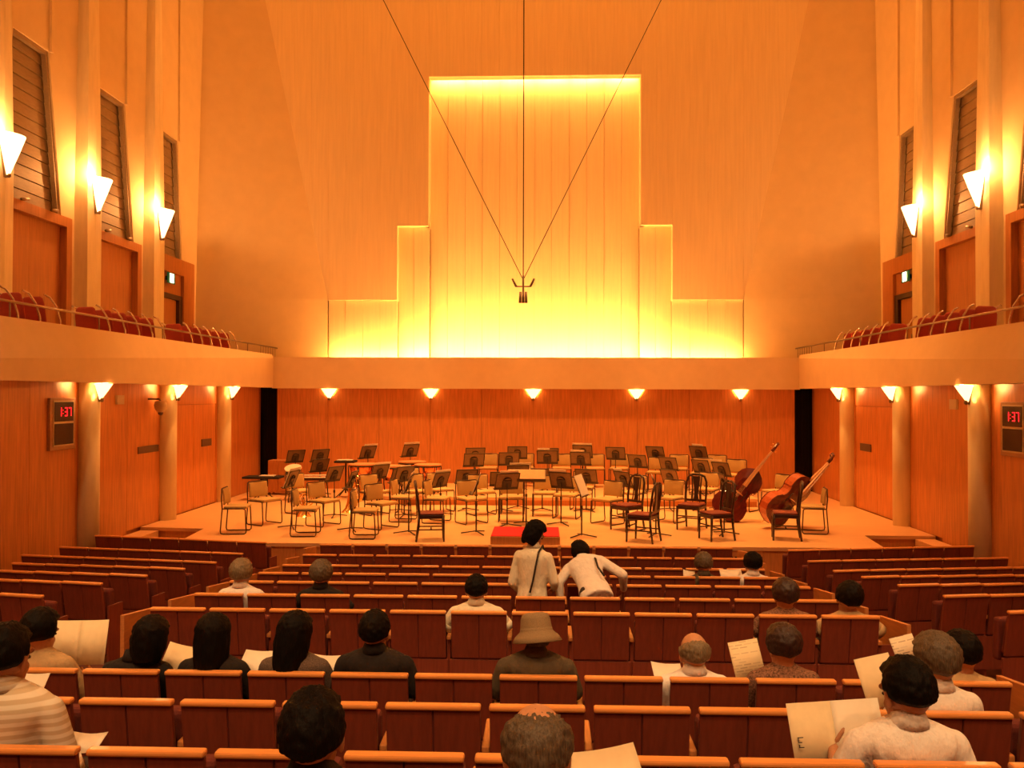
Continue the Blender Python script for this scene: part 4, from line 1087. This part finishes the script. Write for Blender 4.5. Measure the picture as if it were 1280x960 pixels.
    # clothes
    bo = body.build('body', skin, t, True); REM.append((bo, .0072 if vox < .01 else .0105, 2))
    so = shirt.build('shirt', top, t, True); REM.append((so, .011 if vox < .01 else .014, 8))
    po = pants.build('trousers', bottom, t, True); REM.append((po, .022, 3))
    if collar:
        c = mb(); n = 24; rr = []
        for (r_, h_) in ((.062,-.015),(.060,.024),(.064,.028),(.076,-.004),(.088,-.026),(.080,-.028)):
            rr += [(nb.x + r_*math.cos(2*PI*i/n), nb.y - .004 + r_*math.sin(2*PI*i/n)*1.02, nb.z + .034 + h_ - (.030 if h_ > -.01 else .012)*math.sin(2*PI*i/n)) for i in range(n)]
        q = 6
        c._a(rr, [(a*n+i, a*n+(i+1) % n, ((a+1) % q)*n+(i+1) % n, ((a+1) % q)*n+i) for a in range(q) for i in range(n)])
        c.build('collar', top, so, True)
    if bag:
        c = mb(); c.T = bend; c.tube(bag, .011, 6); c.build('bag_strap', 'strap', t, True)
    for s in (-1, 1):
        sm = mb()
        ay = .66 if pose == 'sit' else .0
        sm.ell((s*.10, ay+.06, .045), (.045,.13,.045), 14, 8); sm.box(s*.10-.04, s*.10+.04, ay-.06, ay+.18, .0, .02)
        sm.build('shoe', 'shoe', t, True)
    e = mb(); e.T = H
    for s in (-1, 1): e.ell((s*.031,.074,.005), (.013,.010,.008), 10, 6)
    e.build('eyes', 'eye', t, True)
    e = mb(); e.T = H; e.ell((0,.088,-.066), (.022,.008,.007), 12, 6); e.build('mouth', 'lips', t, True)
    hm = hair_shape(H, hair, seed); hm.build('hair', hairm, t, True)
    if hat:
        HT = H @ Matrix.Translation((0,-.014,.01)) @ Matrix.Rotation(R(-6), 4, 'X') @ Matrix.Diagonal((1,1.2,1,1))
        c = mb(); c.T = HT
        c.lathe([(0,.130),(.05,.132),(.078,.122),(.090,.095),(.097,.035),(.102,.018),(.132,-.008),(.152,-.042),(.147,-.046),(.100,.006)], 28)
        ho = c.build('hat', hat, t, True)
        c = mb(); c.T = HT; c.lathe([(.096,.025),(.091,.052),(.094,.052),(.100,.025)], 28); c.build('hat_band', hat, ho, True)
    return t, H
def rowz(r): return fz(ROWS[r])
def sit(label, r, px, ztop, **kw):
    z = rowz(r)
    return person(label, px, ROWS[r], z, ztop - z, **kw)
RD = 'read'
sit('person in a pale striped shirt cut by the left edge, leaning over a programme', 'A', -1.96, 2.14, top='cloth_stripe', vox=.009, seed=2, head=(14, -4, 0), sh=.225, hk=1.15)
sit('person at far left with short dark hair spreading a large open programme', 'C', -2.92, 1.72, hair='full', top='cloth_tan', skin='skin_fair', arms=RD, head=(16, -8, 0), seed=3, hk=1.16, collar=False)
sit('person with curly black hair and dark top, second along the programme-reading row', 'C', -2.29, 1.68, dx=.09, hair='bob', top='cloth_dark', arms=RD, head=(18, -6, 0), seed=4)
sit('person with long straight black hair in black, third along the programme-reading row', 'C', -1.80, 1.70, hair='long', top='cloth_dark', arms=RD, head=(14, 0, 0), seed=5, collar=False)
sit('person with long black hair in a dotted top reading', 'C', -1.28, 1.72, hair='long', top='cloth_dots', arms=RD, head=(18, -8, 4), seed=6, collar=False)
sit('person with cropped black hair in a dark jacket sitting upright', 'C', -.77, 1.75, top='cloth_dark', sleeve='long', head=(6, -6, 0), seed=7, sh=.225)
sit('person in a pale bucket hat and dark olive jacket', 'C', .24, 1.73, hairm='hair_salt', top='cloth_olive', sleeve='long', head=(8, 22, 0), hat='hat_straw', hair='hat', seed=8, sh=.225, hk=1.0)
sit('bald person with grey fringe in a white shirt reading, right of centre', 'C', 1.22, 1.64, hair='bald', hairm='hair_grey', skin='skin_fair', top='cloth_white', arms=RD, head=(12, 6, 0), seed=9)
sit('person with short dark hair in a flowered blouse holding up a printed sheet', 'C', 1.77, 1.68, hair='full', hairm='hair_brown', top='cloth_print', arms=RD, head=(16, 10, 0), seed=10, collar=False)
sit('person with thick grey hair in a white shirt near the right edge', 'B', 2.26, 1.90, hair='full', hairm='hair_salt', top='cloth_white', arms=RD, head=(16, 8, 0), vox=.009, seed=11, hk=1.16)
sit('person with black hair in a tan top behind the grey-haired one at right', 'C', 2.85, 1.65, hair='full', top='cloth_tan', arms=RD, head=(18, 12, 0), seed=12, collar=False)
sit('person in a white shirt at right reading a large open programme', 'A', 1.75, 2.05, hair='short', top='cloth_white', head=(18, 12, 0), vox=.008, seed=13, hk=1.17, sh=.22,
    arms=[((-.26,.20,.70),(-.19,.47,.72),(.05,.75,.6),(.9,.3,-.2)), ((.27,.18,.66),(.05,.45,.66),(-.5,.8,.2),(-.5,.1,-.8))])
sit('person with thinning black hair, head at the bottom edge left of centre', 'Z', -.41, 2.21, hair='thin', top='cloth_dark', head=(4, 0, 0), vox=.008, seed=14, hk=1.14)
sit('person with balding grey hair, head at the bottom edge near centre', 'Z', .27, 2.18, hair='fringe', hairm='hair_salt', skin='skin_fair', top='cloth_tan', arms=RD, head=(10, 0, 0), vox=.008, seed=15, hk=1.22)
sit('grey-haired person with a pale collar at the left end of a middle row', 'E', -2.67, 1.48, hair='full', hairm='hair_grey', top='cloth_white', head=(14, 0, 0), seed=16, hk=1.15)
sit('person with greying dark hair seated alone in a middle row, left', 'E', -1.88, 1.48, hair='full', hairm='hair_salt', top='cloth_dark', head=(10, 0, 0), seed=17, hk=1.15)
sit('person with short dark hair in a pale shirt left of the standing one', 'D', -.29, 1.56, top='cloth_cream', head=(12, 0, 0), seed=18, sh=.215)
sit('person leaning with grey-brown hair beside white papers, far right of centre', 'G', 2.16, 1.25, hair='full', hairm='hair_salt', top='cloth_olive', arms=RD, head=(22, 0, 0), seed=19)
sit('person with black hair holding white papers near the right row end', 'G', 2.73, 1.26, hair='full', top='cloth_white', arms=RD, head=(16, 10, 0), seed=20)
sit('person with reddish dark hair in a patterned top, right middle row', 'D', 2.34, 1.54, hair='full', hairm='hair_brown', top='cloth_print', head=(12, 4, 0), seed=21, hk=1.15, collar=False)
sit('person with black hair tilted sideways at the right end of the middle row', 'D', 2.87, 1.52, hair='full', top='cloth_tan', head=(14, -12, 14), seed=22, hk=1.15, collar=False)
# two people on their feet
st_arms = [((-.235,.0,1.02),(-.19,.20,.86),(.3,.7,-.5),(.6,0,.6)), ((.245,.05,1.05),(.17,.27,.93),(-.4,.8,-.3),(0,.2,-1))]
tS, HS = person('standing person in a pale shirt with a dark shoulder strap looking down', .17, 8.86, fz(8.86), 1.53, rz=R(-20), hair='bob', top='cloth_cream', head=(34, -26, 6), arms=st_arms, pose='stand', vox=.010, seed=23, sleeve='long', lean=0, bow=6, hk=1.16, bag=[(.10,.10,1.33),(.105,.0,1.45),(.10,-.12,1.38),(.085,-.158,1.22),(.06,-.160,1.06),(.03,-.156,.94)])
bn = [((-.36,.36,.98),(-.34,.36,.74),(.0,.3,-.9),(1,0,0)), ((.36,.26,1.08),(.40,.42,.86),(0,.6,-.7),(-1,0,0))]
tB, HB = person('person in a white shirt bending forward over the seats', .80, 8.80, fz(8.8), 1.62, rz=R(6), hair='full', top='cloth_pink', head=(-6, 18, -10), arms=bn, pose='stand', vox=.010, seed=24, sleeve='long', bow=62, lean=-14, hk=1.12, sh=.22, bag=[(.13,.05,1.40),(.13,-.07,1.43),(.125,-.145,1.32),(.11,-.165,1.15),(.14,-.150,1.0)])
# turn the overlapping limbs into one smooth surface each
bpy.context.view_layer.update()
for o, vx, it in REM:
    r = o.modifiers.new('remesh', 'REMESH'); r.mode = 'VOXEL'; r.voxel_size = vx; r.use_smooth_shade = True
    s_ = o.modifiers.new('smooth', 'SMOOTH'); s_.factor = .5; s_.iterations = it
dg = bpy.context.evaluated_depsgraph_get()
for o, vx, it in REM:
    me = bpy.data.meshes.new_from_object(o.evaluated_get(dg)); mt = o.data.materials[0]
    o.modifiers.clear(); old = o.data; o.data = me
    if not me.materials: me.materials.append(mt)
    for p in me.polygons: p.use_smooth = True
    bpy.data.meshes.remove(old)

# ------------------------------------------------------------------ papers in the audience
def bifold(name, label, c, w, h, open_deg, pitch, yaw, roll=0, m1='page_tan', m2='sheet', cat='programme', mark=False):
    t = thing(name, label, cat, c, 0, 'programmes in the audience')
    t.rotation_euler = Euler((R(pitch), R(roll), R(yaw)), 'XYZ')
    for s, mm in ((-1, m1), (1, m2)):
        m = mb(); n = 6; pts = []
        a = R(open_deg)*s
        for i in range(n+1):
            u = i/n*w
            yy = -abs(u)*math.sin(abs(a)) + .02*math.sin(PI*i/n)
            for zz in (-h/2, h/2): pts.append((s*u*math.cos(a), yy, zz))
        m._a(pts, [(2*i,2*i+2,2*i+3,2*i+1) for i in range(n)])
        o = m.build('page', mm, t, True); so = o.modifiers.new('solid', 'SOLIDIFY'); so.thickness = .0016
        if mark and s < 0:
            g = mb(); X = -w*.80*math.cos(a); Y = -w*.80*math.sin(abs(a)) - .004
            for z0, z1, x0, x1 in ((-.01,.014,-.012,-.008),(.010,.014,-.012,.012),(-.01,-.006,-.012,.004),(-.03,-.016,-.012,-.007),(-.03,-.026,-.012,.01)):
                g.box(X+x0, X+x1, Y-.003, Y-.001, z0-.02, z1-.02)
            g.build('printed_mark', 'trousers', o)
    return t
def sheet1(label, c, w, h, pitch, yaw, roll=0, mm='sheet', cat='programme'):
    m = mb(); n = 6; pts = []
    for i in range(n+1):
        u = -w/2 + w*i/n
        for zz in (-h/2, h/2): pts.append((u, .012*math.cos(PI*u/w), zz))
    m._a(pts, [(2*i,2*i+2,2*i+3,2*i+1) for i in range(n)])
    o = m.build('programme_sheet', mm, None, True); so = o.modifiers.new('solid', 'SOLIDIFY'); so.thickness = .0016
    o.location = c; o.rotation_euler = Euler((R(pitch), R(roll), R(yaw)), 'XYZ'); tag(o, label, cat, 'programmes in the audience')
    return o
bifold('open_programme', 'large open programme spread out at far left', (-2.85,5.86,1.42), .20, .29, 12, -18, 6, 0, 'page_tan', 'page_tan')
bifold('open_programme', 'large open programme held by the white-shirted reader at right', (1.57,3.93,1.62), .20, .27, 10, -20, -4, -6, 'page_tan', 'sheet', mark=True)
sheet1('folded programme in front of the curly-haired reader', (-2.13,5.82,1.34), .22, .20, -50, 10, 14, 'page_tan')
sheet1('white programme beside the long-haired person in black', (-1.62,5.82,1.32), .22, .20, -58, -4, 0)
sheet1('white programme beside the person in the dotted top', (-1.18,5.82,1.30), .20, .18, -55, -8, 0)
sheet1('white paper left of the bald reader', (1.10,5.80,1.29), .20, .18, -60, 8, 6)
sheet1('printed sheet held up beside the flowered blouse', (1.62,5.84,1.37), .20, .25, -22, 6, -8, 'page_printed')
sheet1('cream programme held in front of the grey-haired reader at right', (2.09,4.82,1.57), .20, .26, -20, 8, -10, 'page_tan')
sheet1('leaflet with dark pictures near the right edge', (2.64,5.84,1.46), .16, .16, -25, 6, -12, 'page_picture')
sheet1('white sheet at the bottom edge beside the balding grey head', (.50,2.95,1.84), .24, .20, -55, 10, -6, 'page_tan')
sheet1('programme in the hands of the person at the left edge', (-2.08,3.96,1.74), .16, .18, -45, 0, 0, 'sheet')
sheet1('white paper lying on the lap behind the left front seats', (-1.72,3.80,1.58), .16, .12, -70, 0, 0)
sheet1('white papers between the two people near the right row end', (2.52,10.62,.98), .26, .16, -60, 0, 0)
sheet1('white paper at the left of the grey-brown haired person', (2.02,10.6,.96), .14, .14, -50, 0, 10)
sheet1('white programme standing in a gap in the seats below centre right', (.10,4.02,1.34), .06, .16, -10, 0, 8)
